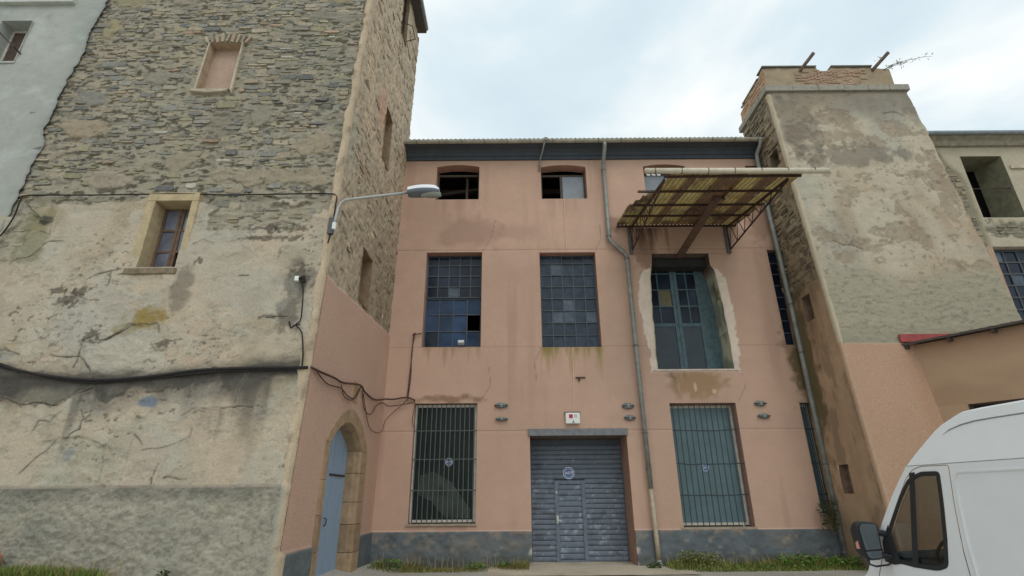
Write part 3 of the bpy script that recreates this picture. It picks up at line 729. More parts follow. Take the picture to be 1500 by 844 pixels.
def smear(U, V):
    m = np.zeros(np.shape(U))
    for (cu, cv, ru, rv, k) in SMEARS: m = np.maximum(m, blob(U, V, cu, cv, ru, rv, 172, .75, 3.2))
    return m
def bare(U, V):
    """1 where the stone shows through the plaster"""
    m = S(6.72, 7.25, V + .55 * fbm(U * .9, V * 1.6, 121, 4))
    for (cu, cv, ru, rv) in PEELED: m = np.maximum(m, blob(U, V, cu, cv, ru, rv, 123, .6, 3))
    return m
def fLT(U, V):
    X = LTmap(U, V)
    n1_ = fbm(U * 1.1, V * 1.6, 131, 5); n2_ = fbm(U * 5, V * 7, 133, 4); n3_ = fbm(U * 14, V * 18, 135, 3)
    B = bare(U, V)
    # mortar (bare) and plaster heights
    Hm = .016 * n1_ + .022 * n2_ + .012 * n3_ - .002
    Hp = .045 + .014 * n1_ + .006 * n2_ + .003 * n3_
    step = S(.42, .58, B)
    H = Hp * (1 - step) + Hm * step
    K = np.ones(U.shape + (3,)) * T(163, 149, 129)
    K = mix(K, T(154, 147, 133), S(-.1, .5, fbm(U * .7, V * .5, 137, 4)) * .8)
    K = mix(K, T(165, 147, 126), S(.05, .5, fbm(U * .55 + 9, V * .8, 139, 4)) * .7)
    K = mix(K, T(140, 126, 104), S(.0, .5, fbm(U * 1.7 + 3, V * 1.2, 140, 4)) * .6)
    K = K * (1 + .14 * n2_)[..., None]
    pa = fbm(U * 1.25 + 11, V * 1.5, 176, 5, .6); pb = fbm(U * 2.1 + 5, V * 2.6 + 8, 177, 5, .62)
    ma = S(.10, .15, pa); mb_ = S(.20, .25, pb); mc = S(.16, .2, -pa)
    K = mix(K, T(156, 152, 138), ma * .4); K = mix(K, T(166, 151, 132), mc * .35); K = mix(K, T(146, 136, 119), mb_ * .5)
    Hp_ = .007 * ma - .008 * mb_ + .003 * fbm(U * 9, V * 16, 178, 3)
    K = mix(K, T(104, 96, 84), S(.02, .0, np.abs(pb - .225)) * .35 * S(.1, .4, fbm(U, V, 179, 2) + .3)); H = H + Hp_ * (1 - step)
    K = mix(K, T(120, 114, 100), S(.25, .5, fbm(U * 6, V * 11, 180, 4, .65)) * .45)
    km = np.ones(U.shape + (3,)) * T(139, 131, 114)
    km = mix(km, T(142, 130, 112), S(.0, .45, n1_) * .8)
    km = mix(km, T(106, 102, 90), S(.05, .5, n2_) * .7)
    km = mix(km, T(114, 116, 102), S(.1, .6, fbm(U * .6, V * .35, 141, 4)) * .5)
    km = mix(km, T(72, 68, 56), S(.06, .30, -fbm(U * 8, V * 20, 142, 3)) * .9)
    km = mix(km, T(150, 140, 122), S(7.3, 6.6, V) * .65)
    K = K * (1 - step[..., None]) + km * step[..., None]
    edge = np.exp(-((B - .5) / .07) ** 2) * S(7.3, 6.9, V); K = mix(K, T(74, 66, 58), edge * .4)
    for nm, pl, dh, kc, kk in COATS:
        pm = polymask(U, V, pl)
        if not pm.any(): continue
        rgh = fbm(U * 5, V * 8, 186, 4, .6)
        kx = np.ones(U.shape + (3,)) * T(*kc) * (1 + .22 * rgh)[..., None]
        H = H + (dh + .018 * rgh * (dh < 0)) * pm; K = K * (1 - kk * pm[..., None]) + kx * kk * pm[..., None]
        ed = S(.035, .0, polydist(*pdist(U, V), pl + pl[:1]))
        K = mix(K, T(70, 64, 54), ed * (.45 if nm in ('peeled', 'sooty', 'bluish') else .12) * np.clip(.4 + 1.4 * fbm(U * 2.2, V * 2.2, 187, 2), 0, 1))
    for (cu, cv, ru, rv, k) in SMEARS:
        sm = blob(U, V, cu, cv, ru, rv, 172, .75, 3.2); K = mix(K, T(*k), sm * .85); H = H + .026 * S(.35, .6, sm)
    pit = S(.30, .42, fbm(U * 11, V * 15, 173, 4, .6)) * S(.0, .3, fbm(U * .9, V * .9, 191, 3)); K = mix(K, T(84, 78, 66), pit * .7 * (V > 1.76)); H = H - .006 * pit
    # soot under the sagging cable
    cz = 3.47 + .0205 * (U + 6.9) ** 2
    cz = np.minimum(cz, 3.66 + .0 * U)
    d = cz - V
    K = mix(K, T(72, 68, 60), S(-.34, -.06, d + .05 * fbm(U * 5, V * 5, 195, 3)) * S(.16, .05, d) * np.clip(.62 + .25 * S(-6.2, -5.4, U) + 1.3 * fbm(U * 1.6, V * 4, 190, 5, .65), 0, 1) * .95)
    soot = S(-.12, .02, d) * np.clip(1 - d / (.2 + .9 * np.clip(.25 + fbm(U * 1.3, V * .25, 143, 4), 0, 1)), 0, 1)
    amt = S(-9, -8.2, U) * .25 + .6 * blob(U, V, -7.2, 3.1, .35, .7, 144, .4) + .75 * blob(U, V, -4.5, 3.3, .6, .6, 145, .5) + .6 * blob(U, V, -8.3, 3.35, 1.2, .35, 146, .5) + .5 * blob(U, V, -6, 3.45, .8, .15, 147, .5)
    K = mix(K, T(64, 60, 56), np.clip(soot * (.8 + amt) * (.85 + .6 * fbm(U * 7, V * 5, 194, 4, .6)), 0, .93))
    K = mix(K, T(72, 70, 64), streaks(U, V, -7.45, -6.95, 3.5, 1.5, 148, 7) * .9)
    K = mix(K, T(74, 70, 64), streaks(U, V, -4.75, -4.1, 3.62, 1.7, 149, 5) * .9); K = mix(K, T(84, 80, 72), (streaks(U, V, -8.8, -3.7, 3.5, .8, 192, 4) * .6 + streaks(U, V, -6.3, -5.9, 3.5, .7, 193, 6) * .6).clip(0, .9))
    K = mix(K, T(112, 94, 78), streaks(U, V, -5.2, -4.8, 3.0, 1.1, 150, 5) * .7)
    K = mix(K, T(78, 72, 66), S(.09, .0, np.abs(d + .09) + .06 * fbm(U * 4, V * 4, 151, 3)) * .65)
    # moss, damp
    K = mix(K, T(128, 108, 56), blob(U, V, -6.5, 4.64, .42, .22, 152, .6) * .9)
    K = mix(K, T(120, 104, 58), blob(U, V, -6.85, 4.4, .25, .12, 153, .6) * .7)
    K = mix(K, T(104, 100, 66), blob(U, V, -9.2, 6.35, .35, .75, 154, .6) * .6)
    K = mix(K, T(48, 46, 40), blob(U, V, -9.08, 6.66, .16, .12, 155, .5) * .9)
    K = mix(K, T(84, 78, 70), blob(U, V, -4.05, 4.9, .22, .75, 156, .7) * .75)
    K = mix(K, T(80, 76, 70), blob(U, V, -3.9, 5.4, .45, .3, 157, .7) * .5)
    K = mix(K, T(98, 106, 118), blob(U, V, -6.11, 3.12, .22, .12, 158, .5) * .85)
    K = mix(K, T(112, 114, 118), blob(U, V, -7.15, 2.3, .12, .12, 159, .5) * .6)
    K = mix(K, T(150, 148, 140), blob(U, V, -7.4, 4.6, .9, .8, 160, .6) * .35)
    K = mix(K, T(152, 148, 136), blob(U, V, -4.8, 5.1, .9, .6, 161, .6) * .4)
    K = mix(K, T(92, 84, 74), blob(U, V, -6.05, 5.2, .2, .5, 162, .6) * .6)
    for (cu, cv, ru, rv) in ((-7.85, 5.15, .14, .09), (-8.05, 4.98, .2, .12), (-8.3, 5.15, .12, .06), (-7.4, 4.3, .14, .12), (-6.15, 4.12, .12, .08), (-5.85, 5.72, .08, .07), (-4.35, 4.61, .2, .04), (-4.6, 6.22, .55, .05), (-4.5, 6.45, .5, .08), (-4.0, 5.5, .14, .12)):
        K = mix(K, T(74, 66, 56), blob(U, V, cu, cv, ru * 1.2, rv * 1.1, 163, 1.3, 17) * .75)
    # wash from the upper window and dark stone patch
    K = mix(K, T(74, 74, 72), blob(U, V, -4.3, 9.55, .5, .22, 164, .7) * .6)
    K = mix(K, T(104, 98, 86), blob(U, V, -6.2, 9.1, .35, 1.0, 165, .6) * .5)
    # cracks with a lip
    for pl in cracks:
        dd = polydist(U, V, pl) + .006 * n3_
        wv = np.clip(.55 + 1.1 * fbm(U * 2.3, V * 2.3, 171, 2), .12, 1)
        cm = S(.006 + .012 * wv, .003, dd); K = mix(K, T(58, 52, 46), cm * .85 * (.35 + .65 * wv)); H = H - .012 * cm
        sh_ = S(.05, .012, dd) * (1 - cm); K = mix(K, T(132, 122, 108), sh_ * .3); H = H + .004 * sh_
    # roughcast plinth
    pl_ = V < 1.755 + .006 * n2_
    kp = np.ones(U.shape + (3,)) * T(140, 134, 119) * (1 + .24 * fbm(U * 6, V * 9, 166, 4))[..., None]
    kp = mix(kp, T(112, 112, 104), S(.0, .5, fbm(U * .8, V * 1.2, 167, 4)) * .5)
    kp = mix(kp, T(146, 138, 116), S(.1, .6, fbm(U * 1.1 + 7, V * 1.1, 168, 4)) * .4)
    kp = mix(kp, T(86, 84, 76), S(.3, .0, 1.75 - V) * .6 * np.clip(.6 + fbm(U * 3, V * 3, 169, 3), 0, 1))
    K = np.where(pl_[..., None], kp, K)
    rc_ = fbm(U * 13, V * 19, 174, 3, .6); H = np.where(pl_, .075 + .016 * fbm(U * 7, V * 10, 170, 4) + .016 * rc_, H); K = np.where((pl_ & (rc_ < -.12))[..., None], K * .8, K)  # pits also darkened in colour to deepen their shade
    K = mix(K, T(92, 84, 78), S(.05, .0, np.abs(V - 1.77)) * .5)
    return np.stack([X, LTy(V) - H, V], -1), K
def holeLT(U, V):
    m = (U > WIN_A[0]) & (U < WIN_A[1]) & (V > WIN_A[2]) & (V < WIN_A[3])
    return m | ((U > WIN_B[0]) & (U < WIN_B[1]) & (V > WIN_B[2]) & (V < WIN_B[3]))
us = lines(LX0, -3.56, .0165, (WIN_A[0], WIN_A[1], WIN_B[0], WIN_B[1])); vs = np.concatenate([lines(0.2, 7.4, .0165, (WIN_A[2], WIN_A[3]))[:-1], lines(7.4, 13.6, .024, (WIN_B[2], WIN_B[3]))[:-1], lines(13.6, LTOP, .08)])
sheet('front_wall', us, vs, fLT, M_PLASTER, tower, holeLT)

# stones of the front
rng = random.Random(21)
PAL = [T(134, 126, 110), T(122, 118, 107), T(142, 132, 113), T(118, 117, 112), T(148, 136, 116), T(112, 108, 98), T(136, 128, 102), T(128, 122, 113), T(106, 105, 102), T(142, 128, 108)]
st = []
for (a, b, c, d) in rubble(rng, LX0 + .02, -3.70, 6.1, 14.2, (.05, .165), (.10, .36), .004):
    cu, cv = (a + b) / 2, (c + d) / 2
    if any(a < q[1] + .14 and b > q[0] - .14 and c < q[3] + (.36 if q is WIN_B else .2) and d > q[2] - .1 for q in (WIN_A, WIN_B)): continue
    bb = float(bare(np.array([cu]), np.array([cv]))[0])
    if bb < .62: continue
    if bb < .95 and rng.random() < .4: continue
    if float(smear(np.array([cu]), np.array([cv]))[0]) > .45: continue
    if rng.random() < .05 + .4 * float(S(10.2, 7.6, np.array(cv))) + .45 * float(S(.05, .4, fbm(np.array([cu * .8]), np.array([cv * .9]), 174, 3))[0]): continue
    k = (PAL[rng.randrange(len(PAL))] * .75 + .25 * T(134, 127, 111)) * rng.uniform(.90, 1.09)
    q = rng.random()
    if q < .010: k = T(164, 158, 146)
    elif q < .03: k = T(144, 122, 102) * rng.uniform(.85, 1.1)
    elif q < .08: k = T(98, 97, 94)
    dk = float(fbm(np.array([cu * .6]), np.array([cv * .5]), 175, 3)[0]); k = k * (1 + .25 * dk)
    st.append((a, b, c, d, rng.uniform(-.012, .026) + (.02 if rng.random() < .06 else 0) + (.012 if q < .02 else 0), k))
st.sort(key=lambda s: -(s[1] - s[0]) * (s[3] - s[2]) if s[3] < 13.4 else 0)
def LTpt(u, v, h): return (float(LTmap(np.array(u), np.array(v))), LTy(v) - h, v)
rub = MB()
for i, (a, b, c, d, h, k) in enumerate(st):
    vs_, fs_ = stone_shape(rng, a, b, c, d, h)
    vs_ = [LTpt(*p) for p in vs_]
    if i < 298: MB().add(vs_, fs_, 0, k).build('stone', M_STONE, tower)
    else: rub.add(vs_, fs_, 0, k)
o = rub.build('rubble_stonework', M_STONE, tower); o['kind'] = 'stuff'

# corner strip of pale render
def fcs(U, V):
    base = LTx(V)
    wob = .04 * fbm(V * 2.2, V * 0, 181, 5, .65)
    X = np.where(U < .5, base - .12 + wob * 2.0 + .03 * S(9, 12, V), np.where(U < 1.5, base - .08 + wob, np.where(U < 2.5, base + .012, base + .022)))
    Y_ = np.where(U < .5, LTy(V) - .052, np.where(U < 1.5, LTy(V) - .064, np.where(U < 2.5, LTy(V) - .06, LTy(V) + .05 + wob)))
    X = X + .008 * fbm(V * 9, U * 3, 182, 3); Y_ = Y_ + .008 * fbm(V * 8 + 5, U * 3, 183, 3)
    K = np.ones(U.shape + (3,)) * T(168, 150, 126) * (1 + .22 * fbm(V * 3, U * .7, 184, 4))[..., None]
    K = mix(K, T(120, 106, 90), S(.15, .5, fbm(V * 4, U * 2 + 5, 185, 3)) * .7)
    X = X + (V < 1.76) * .03; Y_ = Y_ - (V < 1.76) * .035; K = np.where(((V < 1.76) & (U < 1.5))[..., None], T(137, 134, 120), K)
    X = np.where((U > 2.5) & (V < 5.5), base + .045, X); X = np.where((U > 1.5) & (V < .82), base + .1, X); Y_ = np.where((U > 2.5) & (V < .82), LTy(V) + .12, Y_)
    return np.stack([X, Y_, V], -1), K
sheet('corner_strip', np.arange(4.0), lines(.1, 13.6, .05), fcs, M_PLASTER, tower)

# side wall (faces the yard): stone above, pink render below a slanting line
SWIN = [(11.0, 11.85, 5.75, 7.05), (11.5, 12.2, 9.95, 11.6), (11.9, 12.6, 14.9, 17.2)]
YB = 14.32
def pinkline(Y_): return 5.45 + (Y_ - 8.85) * .075 + 0.0
AOY0, AOY1, ASP = 10.38, 12.42, 2.58          # arched door opening along y, springing height
def archz(Y_, y0=AOY0, y1=AOY1, sp=ASP, rise=.46):
    t = np.clip((Y_ - y0) / (y1 - y0), 0, 1); t2 = np.abs(2 * t - 1)
    return sp + rise * (1 - .30 * t2 - .70 * t2 ** 2.6)
def fLS(U, V):
    yf = LTy(V) + .01
    Y_ = yf + (U - 8.7) / (YB - 8.7) * (YB - yf)
    Y_ = np.where(V < 5.6, U + (yf - 8.7) * S(9.6, 8.7, U), Y_) if False else Y_
    n1_ = fbm(Y_ * 1.3, V * 1.1, 191, 4); n2_ = fbm(Y_ * 6, V * 6, 193, 4); n3_ = fbm(Y_ * 12, V * 12, 195, 3)
    pk = S(.02, -.02, V - pinkline(Y_) - .02 * n2_)
    H = (.012 * n1_ + .03 * n2_ + .02 * n3_) * (1 - pk) + (.05 + .006 * n1_) * pk
    km = np.ones(U.shape + (3,)) * T(168, 152, 130)
    km = mix(km, T(178, 158, 132), S(.0, .5, n1_) * .7); km = mix(km, T(142, 128, 108), S(.05, .45, n2_) * .6); km = mix(km, T(104, 92, 76), S(.15, .45, -n3_) * .6)
    km = mix(km, T(146, 146, 132), blob(Y_, V, 9.4, 8.8, .5, .8, 196, .5) * .5)
    km = mix(km, T(172, 138, 116), blob(Y_, V, 11.15, 11.2, .4, .75, 197, .35) * .9)
    km = mix(km, T(112, 100, 84), S(8.5, 13.2, Y_) * S(10.5, 6.5, V) * .6)
    kp = np.ones(U.shape + (3,)) * PINK * (1 + .08 * n1_)[..., None]
    kp = mix(kp, T(176, 132, 104), S(.0, .5, fbm(Y_ * .6, V * .5, 198, 3)) * .35)
    plz = V < PL
    kq = np.ones(U.shape + (3,)) * PLINTH * (1 + .25 * fbm(Y_ * 4, V * 4, 199, 4))[..., None]
    K = km * (1 - pk[..., None]) + kp * pk[..., None]
    K = np.where(plz[..., None], kq, K); H = np.where(plz, .085 + .02 * n2_, H)
    return np.stack([LTx(V) + H, Y_, V], -1), K
def uy(y, v): return 8.7 + (y - LTy(v) - .01) / (YB - LTy(v) - .01) * (YB - 8.7)
def holeLS(U, V):
    yf = LTy(V) + .01; Y_ = yf + (U - 8.7) / (YB - 8.7) * (YB - yf)
    m = np.zeros(U.shape, bool)
    for (a, b, c, d) in SWIN: m |= (Y_ > a) & (Y_ < b) & (V > c) & (V < d)
    m |= (Y_ > AOY0 - .1) & (Y_ < AOY1 + .1) & (V < archz(Y_, AOY0 - .1, AOY1 + .1, ASP, .55))
    return m
ex = []
for (a, b, c, d) in SWIN: ex += [c, d]
sheet('side_wall', lines(8.7, YB, .035), lines(.1, LTOP, .04, ex), fLS, M_PLASTER, tower, holeLS)
# side stones
side = MB()
for (a, b, c, d) in rubble(rng, 8.95, YB - .02, 5.5, 17.0, (.07, .2), (.12, .42), .016):
    cu, cv = (a + b) / 2, (c + d) / 2
    if cv < pinkline(cu) + .16 or a < LTy(cv) + .22: continue
    if any(a < q[1] + .05 and b > q[0] - .05 and c < q[3] + .05 and d > q[2] - .05 for q in SWIN): continue
    if ((cu - 11.15) / .45) ** 2 + ((cv - 11.2) / .8) ** 2 < 1: continue
    if rng.random() < .42: continue
    k = [T(168, 150, 126), T(154, 138, 116), T(176, 158, 134), T(146, 130, 110), T(162, 148, 128)][rng.randrange(5)] * rng.uniform(.88, 1.1) * (.92 - .3 * float(S(11.0, 14.2, cu) * S(10.5, 6.5, cv)))
    if rng.random() < .04: k = T(192, 174, 148)
    vs_, fs_ = stone_shape(rng, a, b, c, d, rng.uniform(-.02, .022))
    side.add([(LTx(v) + h, u, v) for u, v, h in vs_], [f_[::-1] for f_ in fs_], 0, k)
o = side.build('side_stonework', M_STONE, tower); o['kind'] = 'stuff'
# side window recesses
for i, (a, b, c, d) in enumerate(SWIN):
    mb = MB(); x0 = LTx(c) + .03; x1 = x0 - .62
    mb.add([(x0, b, c), (x1, b, c), (x1, b, d), (x0, b, d)], [(0, 1, 2, 3)]); mb.add([(x0, a, c), (x1, a, c), (x1, a, d), (x0, a, d)], [(3, 2, 1, 0)])
    mb.add([(x0, a, d), (x0, b, d), (x1, b, d), (x1, a, d)], [(0, 1, 2, 3)]); mb.add([(x0, a, c), (x0, b, c), (x1, b, c), (x1, a, c)], [(3, 2, 1, 0)])
    wn = mb.build('window', mat('side_recess', T(128, 106, 84), .95, var=.3, vscale=7, bump=.5, bscale=30), tower)
    MB().add([(x1 + .01, a, c), (x1 + .01, b, c), (x1 + .01, b, d), (x1 + .01, a, d)], [(0, 1, 2, 3)]).build('shutter', mat('brown_shutter', T(84, 68, 54), .85, var=.3, stretch=(1, 3, .3)) if i < 2 else M_DARK, wn)  # topmost window gets a black sheet for its unlit inside
    if i == 2:
        fr = MB()
        for y in (a + .05, (a + b) / 2, b - .05): fr.box((x0 - .14, y - .03, c), (x0 - .09, y + .03, d))
        for z in (15.3, 15.9, 16.5): fr.box((x0 - .13, a, z - .02), (x0 - .1, b, z + .02))
        fr.build('broken_frame', mat('dark_timber'), wn)
        ir = MB(); ir.tube([(x0 - .1, a - .05, 15.15), (x0 + .3, a + .1, 15.1), (x0 + .3, b - .1, 15.1), (x0 - .1, b + .05, 15.15)], .015, 6); ir.build('iron_rail', M_IRON, wn)
# blocked window B, with surround
a, b, c, d = WIN_B
y0 = LTy((c + d) / 2)
rec = MB()
rec.add([(a, y0 - .08, c), (a, y0 + .3, c), (a, y0 + .35, d), (a, y0 - .02, d)], [(0, 1, 2, 3)]); rec.add([(b, y0 - .08, c), (b, y0 + .3, c), (b, y0 + .35, d), (b, y0 - .02, d)], [(3, 2, 1, 0)])
rec.add([(a, y0 - .02, d), (b, y0 - .02, d), (b, y0 + .35, d), (a, y0 + .35, d)], [(3, 2, 1, 0)]); rec.add([(a, y0 - .08, c), (b, y0 - .08, c), (b, y0 + .3, c), (a, y0 + .3, c)], [(0, 1, 2, 3)])
wb = rec.build('blocked_window', mat('recess_plaster', T(150, 132, 110), .95, var=.25, vscale=6, bump=.5, bscale=30), tower)
def finf(U, V):
    n_ = fbm(U * 3, V * 3, 201, 4)
    K = np.ones(U.shape + (3,)) * T(160, 136, 119) * (1 + .15 * n_)[..., None]; K = mix(K, T(132, 110, 96), S(.1, .5, fbm(U * 2, V * 3, 203, 4)) * .6)
    return np.stack([U, y0 + .15 + .015 * n_ + .04 * (V - c), V], -1), K
sheet('infill', lines(a, b, .03), lines(c, d, .03), finf, M_PLASTER, wb)
sr = MB()
sr.add([(a - .07, y0 - .09, c - .05), (a - .004, y0 - .09, c), (a - .004, y0 - .04, d), (a - .035, y0 - .04, d + .03), (a - .07, y0 + .1, c - .05), (a - .004, y0 + .1, c), (a - .004, y0 + .1, d), (a - .035, y0 + .1, d + .03)], [(0, 1, 2, 3), (0, 4, 5, 1), (1, 5, 6, 2), (2, 6, 7, 3), (3, 7, 4, 0)]); sr.add([(b + .004, y0 - .09, c), (b + .07, y0 - .09, c - .12), (b + .03, y0 - .04, d + .03), (b + .004, y0 - .04, d), (b + .004, y0 + .1, c), (b + .07, y0 + .1, c - .12), (b + .03, y0 + .1, d + .03), (b + .004, y0 + .1, d)], [(0, 1, 2, 3), (0, 4, 5, 1), (1, 5, 6, 2), (2, 6, 7, 3), (3, 7, 4, 0)])
sr.add([(a - .14, y0 - .11, c - .06), (a + .3, y0 - .11, c - .11), (b - .03, y0 - .11, c - .07), (b - .03, y0 - .11, c - .003), (a - .1, y0 - .11, c - .003), (a - .14, y0 + .1, c - .06), (a + .3, y0 + .1, c - .11), (b - .03, y0 + .1, c - .07), (b - .03, y0 + .1, c - .003), (a - .1, y0 + .1, c - .003)], [(0, 1, 2, 3, 4), (0, 5, 6, 1), (1, 6, 7, 2), (2, 7, 8, 3), (3, 8, 9, 4), (4, 9, 5, 0)])
sr.build('surround', mat('pale_surround', T(160, 148, 128), .95, var=.25, vscale=7, bump=.6, bscale=24), wb, bevel=.015)
# fan of thin stones over the blocked window
for i in range(9):
    t = (i - 4) / 4; cx = (a + b) / 2 + t * .43; ang = t * .42
    vs_, fs_ = stone_shape(rng, -.035, .035, 0, .26 + rng.uniform(-.04, .04), .05, .1)
    k = [T(150, 138, 118), T(134, 126, 114), T(150, 130, 110)][i % 3]
    vs_ = [LTpt(cx + u * math.cos(ang) + v * math.sin(ang), d + .05 + v * math.cos(ang) - u * math.sin(ang) - .05 * abs(t), h) for u, v, h in vs_]
    MB().add(vs_, fs_, 0, k).build('arch_stone', M_STONE, wb)
# window A
a, b, c, d = WIN_A; y0 = LTy((c + d) / 2)
M_YEL = mat('ochre_render', T(160, 143, 112), .95, var=.2, vscale=7, bump=.4, bscale=35)
fr = MB()
yo, yi = y0 - .06, y0 + .42
fr.box((a - .16, yo, c - .02), (a, yi, d + .001)); fr.box((b, yo, c - .02), (b + .13, yi, d + .001)); fr.box((a - .16, yo, d + .002), (b + .13, yi, d + .19))
wa = fr.build('window', M_YEL, tower, bevel=.012); wa['label'] = 'small brown casement window in an ochre render surround'
MB().box((a - .2, yo - .05, c - .15), (b + .06, yi, c - .021)).build('sill', mat('dark_stone_sill', T(112, 98, 78), .95, var=.35, vscale=9, bump=.6, bscale=30), wa, bevel=.02)
yg = y0 + .3
tf = MB(); xm = (a + b) / 2
for p, q in ((a, a + .05), (xm - .06, xm - .005), (xm + .005, xm + .06), (b - .05, b)): tf.box((p, yg - .03, c), (q, yg + .03, d))
for z in np.linspace(c + .02, d - .02, 4):
    for p, q in ((a + .05, xm - .06), (xm + .06, b - .05)): tf.box((p, yg - .025, z - .02), (q, yg + .025, z + .02))
tf.build('frame', mat('brown_window_wood', T(94, 74, 60), .8, var=.3, vscale=9), wa)
zz = np.linspace(c + .02, d - .02, 4)
for s_, (p, q) in enumerate(((a + .05, xm - .06), (xm + .06, b - .05))):
    for j in range(3):
        if s_ == 1 and j == 0: continue
        put_pane(wa, (p + q) / 2, yg, (zz[j] + zz[j + 1]) / 2, q - p, zz[1] - zz[0] - .04, mat('pale_reflecting_glass', T(88, 92, 104), .12, var=.35, vscale=2.5, rnd=.25, spec=.8), .04)
MB().box((a - .1, yg + .25, c - .1), (b + .1, yg + .3, d + .1)).build('dark_room', M_DARK, wa)
# roof of the tower
rf = MB()
rf.box((LX0, 9.0, LTOP + .001), (LTx(17) + .32, 14.0, LTOP + .2)); rf.build('eaves', mat('dark_eaves', T(72, 66, 62), .9, var=.2), tower)
rf = MB(); zt = LTOP + .21
rf.add([(LX0, 8.9, zt), (-2.98, 8.9, zt), (-2.98, 14.1, zt), (LX0, 14.1, zt), (-6.6, 11.5, zt + 1.6)], [(0, 1, 4), (1, 2, 4), (2, 3, 4), (3, 0, 4), (3, 2, 1, 0)]); rf.build('roof', mat('roof_tiles', T(132, 92, 74), .9, var=.3, vscale=12), tower)
gl = MB(); gl.tube([(-3.0, 8.9, 17.22), (-3.0, 14.02, 17.22)], .07, 10); gl.build('gutter', M_PIPE, tower)
core = MB(); core.box((LX0, 9.75, .2), (-4.0, 14.3, LTOP)); core.build('core', M_DARK, tower)

# arched door in the side wall
sx = -3.54
ad = None
M_DBLUE = mat('worn_blue_paint', T(126, 144, 162), .7, var=.16, vscale=7, bump=.25, bscale=30, stretch=(1, 6, .5))
dl = MB()
ys = np.linspace(AOY0 - .05, AOY1 + .05, 9)
arched = MB()
pts = [(AOY0 - .05, .0), (AOY1 + .05, .0)] + [(float(y), float(archz(np.array(y), AOY0 - .05, AOY1 + .05))) for y in np.linspace(AOY1 + .05, AOY0 - .05, 25)]
arched.prism(pts, lambda p, q: (sx - .27, p, q), lambda p, q: (sx - .33, p, q)); arched.build
ad = arched.build('arched_door', mat('dark_timber'), tower); ad['label'] = 'pale blue plank door in a pointed stone arch'
npl = 7; yy = np.linspace(AOY0 - .04, AOY1 + .04, npl + 1)
for i in range(npl):
    p, q = yy[i] + .004, yy[i + 1] - .004
    zp = [(p, .05), (q, .05), (q, float(archz(np.array(q), AOY0 - .04, AOY1 + .04)) - .01), ((p + q) / 2, float(archz(np.array((p + q) / 2), AOY0 - .04, AOY1 + .04)) - .01), (p, float(archz(np.array(p), AOY0 - .04, AOY1 + .04)) - .01)]
    MB().prism(zp, lambda u, v: (sx - .235 - .004 * (i % 2), u, v), lambda u, v: (sx - .269, u, v)).build('plank', M_DBLUE, ad)
MB().box((sx - .236, AOY0 + 1.0, 2.02), (sx - .215, AOY1 - .05, 2.06)).build('hinge_strap', M_IRON, ad)
hd = MB(); hd.tube([(sx - .23, AOY0 + .95, 1.22), (sx - .19, AOY0 + .98, 1.2), (sx - .2, AOY0 + 1.0, 1.1), (sx - .23, AOY0 + .98, 1.07)], .012, 6); hd.build('handle', M_IRON, ad)
# stone surround: blocks of jambs and voussoirs
def jamb(y0, y1, z0, z1, splay):
    mb = MB()
    xo, xi = sx + .075, sx - .28
    if splay > 0:   # far jamb: its inner face and splay face the camera
        poly = [(xo, y0 + .1), (xo, y1), (xi, y1), (xi, y0), (xo - .14, y0), (xo - .11, y0 + .04), (xo - .04, y0 + .05)]
    else:
        poly = [(xo, y0), (xo, y1 - .08), (xo - .08, y1), (xi, y1), (xi, y0)]
    n = len(poly)
    mb.add([(x, y, z0) for x, y in poly] + [(x, y, z1) for x, y in poly], [tuple(range(n)), tuple(range(2 * n - 1, n - 1, -1))] + [(i, i + n, (i + 1) % n + n, (i + 1) % n) for i in range(n)])
    return mb
zj = [0.0, .5, 1.05, 1.5, 2.1, ASP]
for z0, z1 in zip(zj[:-1], zj[1:]):
    jamb(AOY1, 13.0, z0 + .004, z1 - .004, 1).build('jamb_stone', M_DSTONE, ad, bevel=.01)
for z0, z1 in zip([0, .7, 1.3, 1.9], [.7, 1.3, 1.9, ASP]):
    jamb(10.08, AOY0, z0 + .004, z1 - .004, -1).build('jamb_stone', M_DSTONE, ad, bevel=.01)
nv_ = 7; inner = []; outer = []
for i in range(nv_ * 3 + 1):
    t = i / (nv_ * 3)
    yi_ = AOY0 + (AOY1 - AOY0) * t; inner.append((yi_, float(archz(np.array(yi_), AOY0, AOY1))))
    yo_ = 10.08 + (13.0 - 10.08) * t; outer.append((yo_, float(archz(np.array(yo_), 10.08, 13.0, ASP, .80))))
for i in range(nv_):
    ii = inner[i * 3:i * 3 + 4]; oo = outer[i * 3:i * 3 + 4]
    poly = ii + oo[::-1]
    mb = MB(); xo, xi = sx + .075, sx - .28
    cy = sum(p[0] for p in poly) / 8; cz_ = sum(p[1] for p in poly) / 8
    poly = [(cy + (p - cy) * .985, cz_ + (q - cz_) * .992) for p, q in poly]
    ins = [(p + (q2[0] - p) * .14, q + (q2[1] - q) * .14) for (p, q), q2 in zip(poly[:4], poly[4:][::-1])] + poly[4:]
    mb.add([(xo, p, q) for p, q in ins] + [(xo - .1, p, q) for p, q in poly] + [(xi, p, q) for p, q in poly],
           [tuple(range(8))] + [(k, k + 8, (k + 1) % 8 + 8, (k + 1) % 8) for k in range(8)] + [(k + 8, k + 16, (k + 1) % 8 + 16, (k + 1) % 8 + 8) for k in range(8)])
    mb.build('arch_stone', M_DSTONE, ad)
MB().box((sx + .01, 11.35, 3.52), (sx + .085, 11.75, 3.98)).build('keystone', mat('ochre_keystone', T(150, 124, 92), .9, var=.3, vscale=8, bump=.6, bscale=20), ad, bevel=.02)

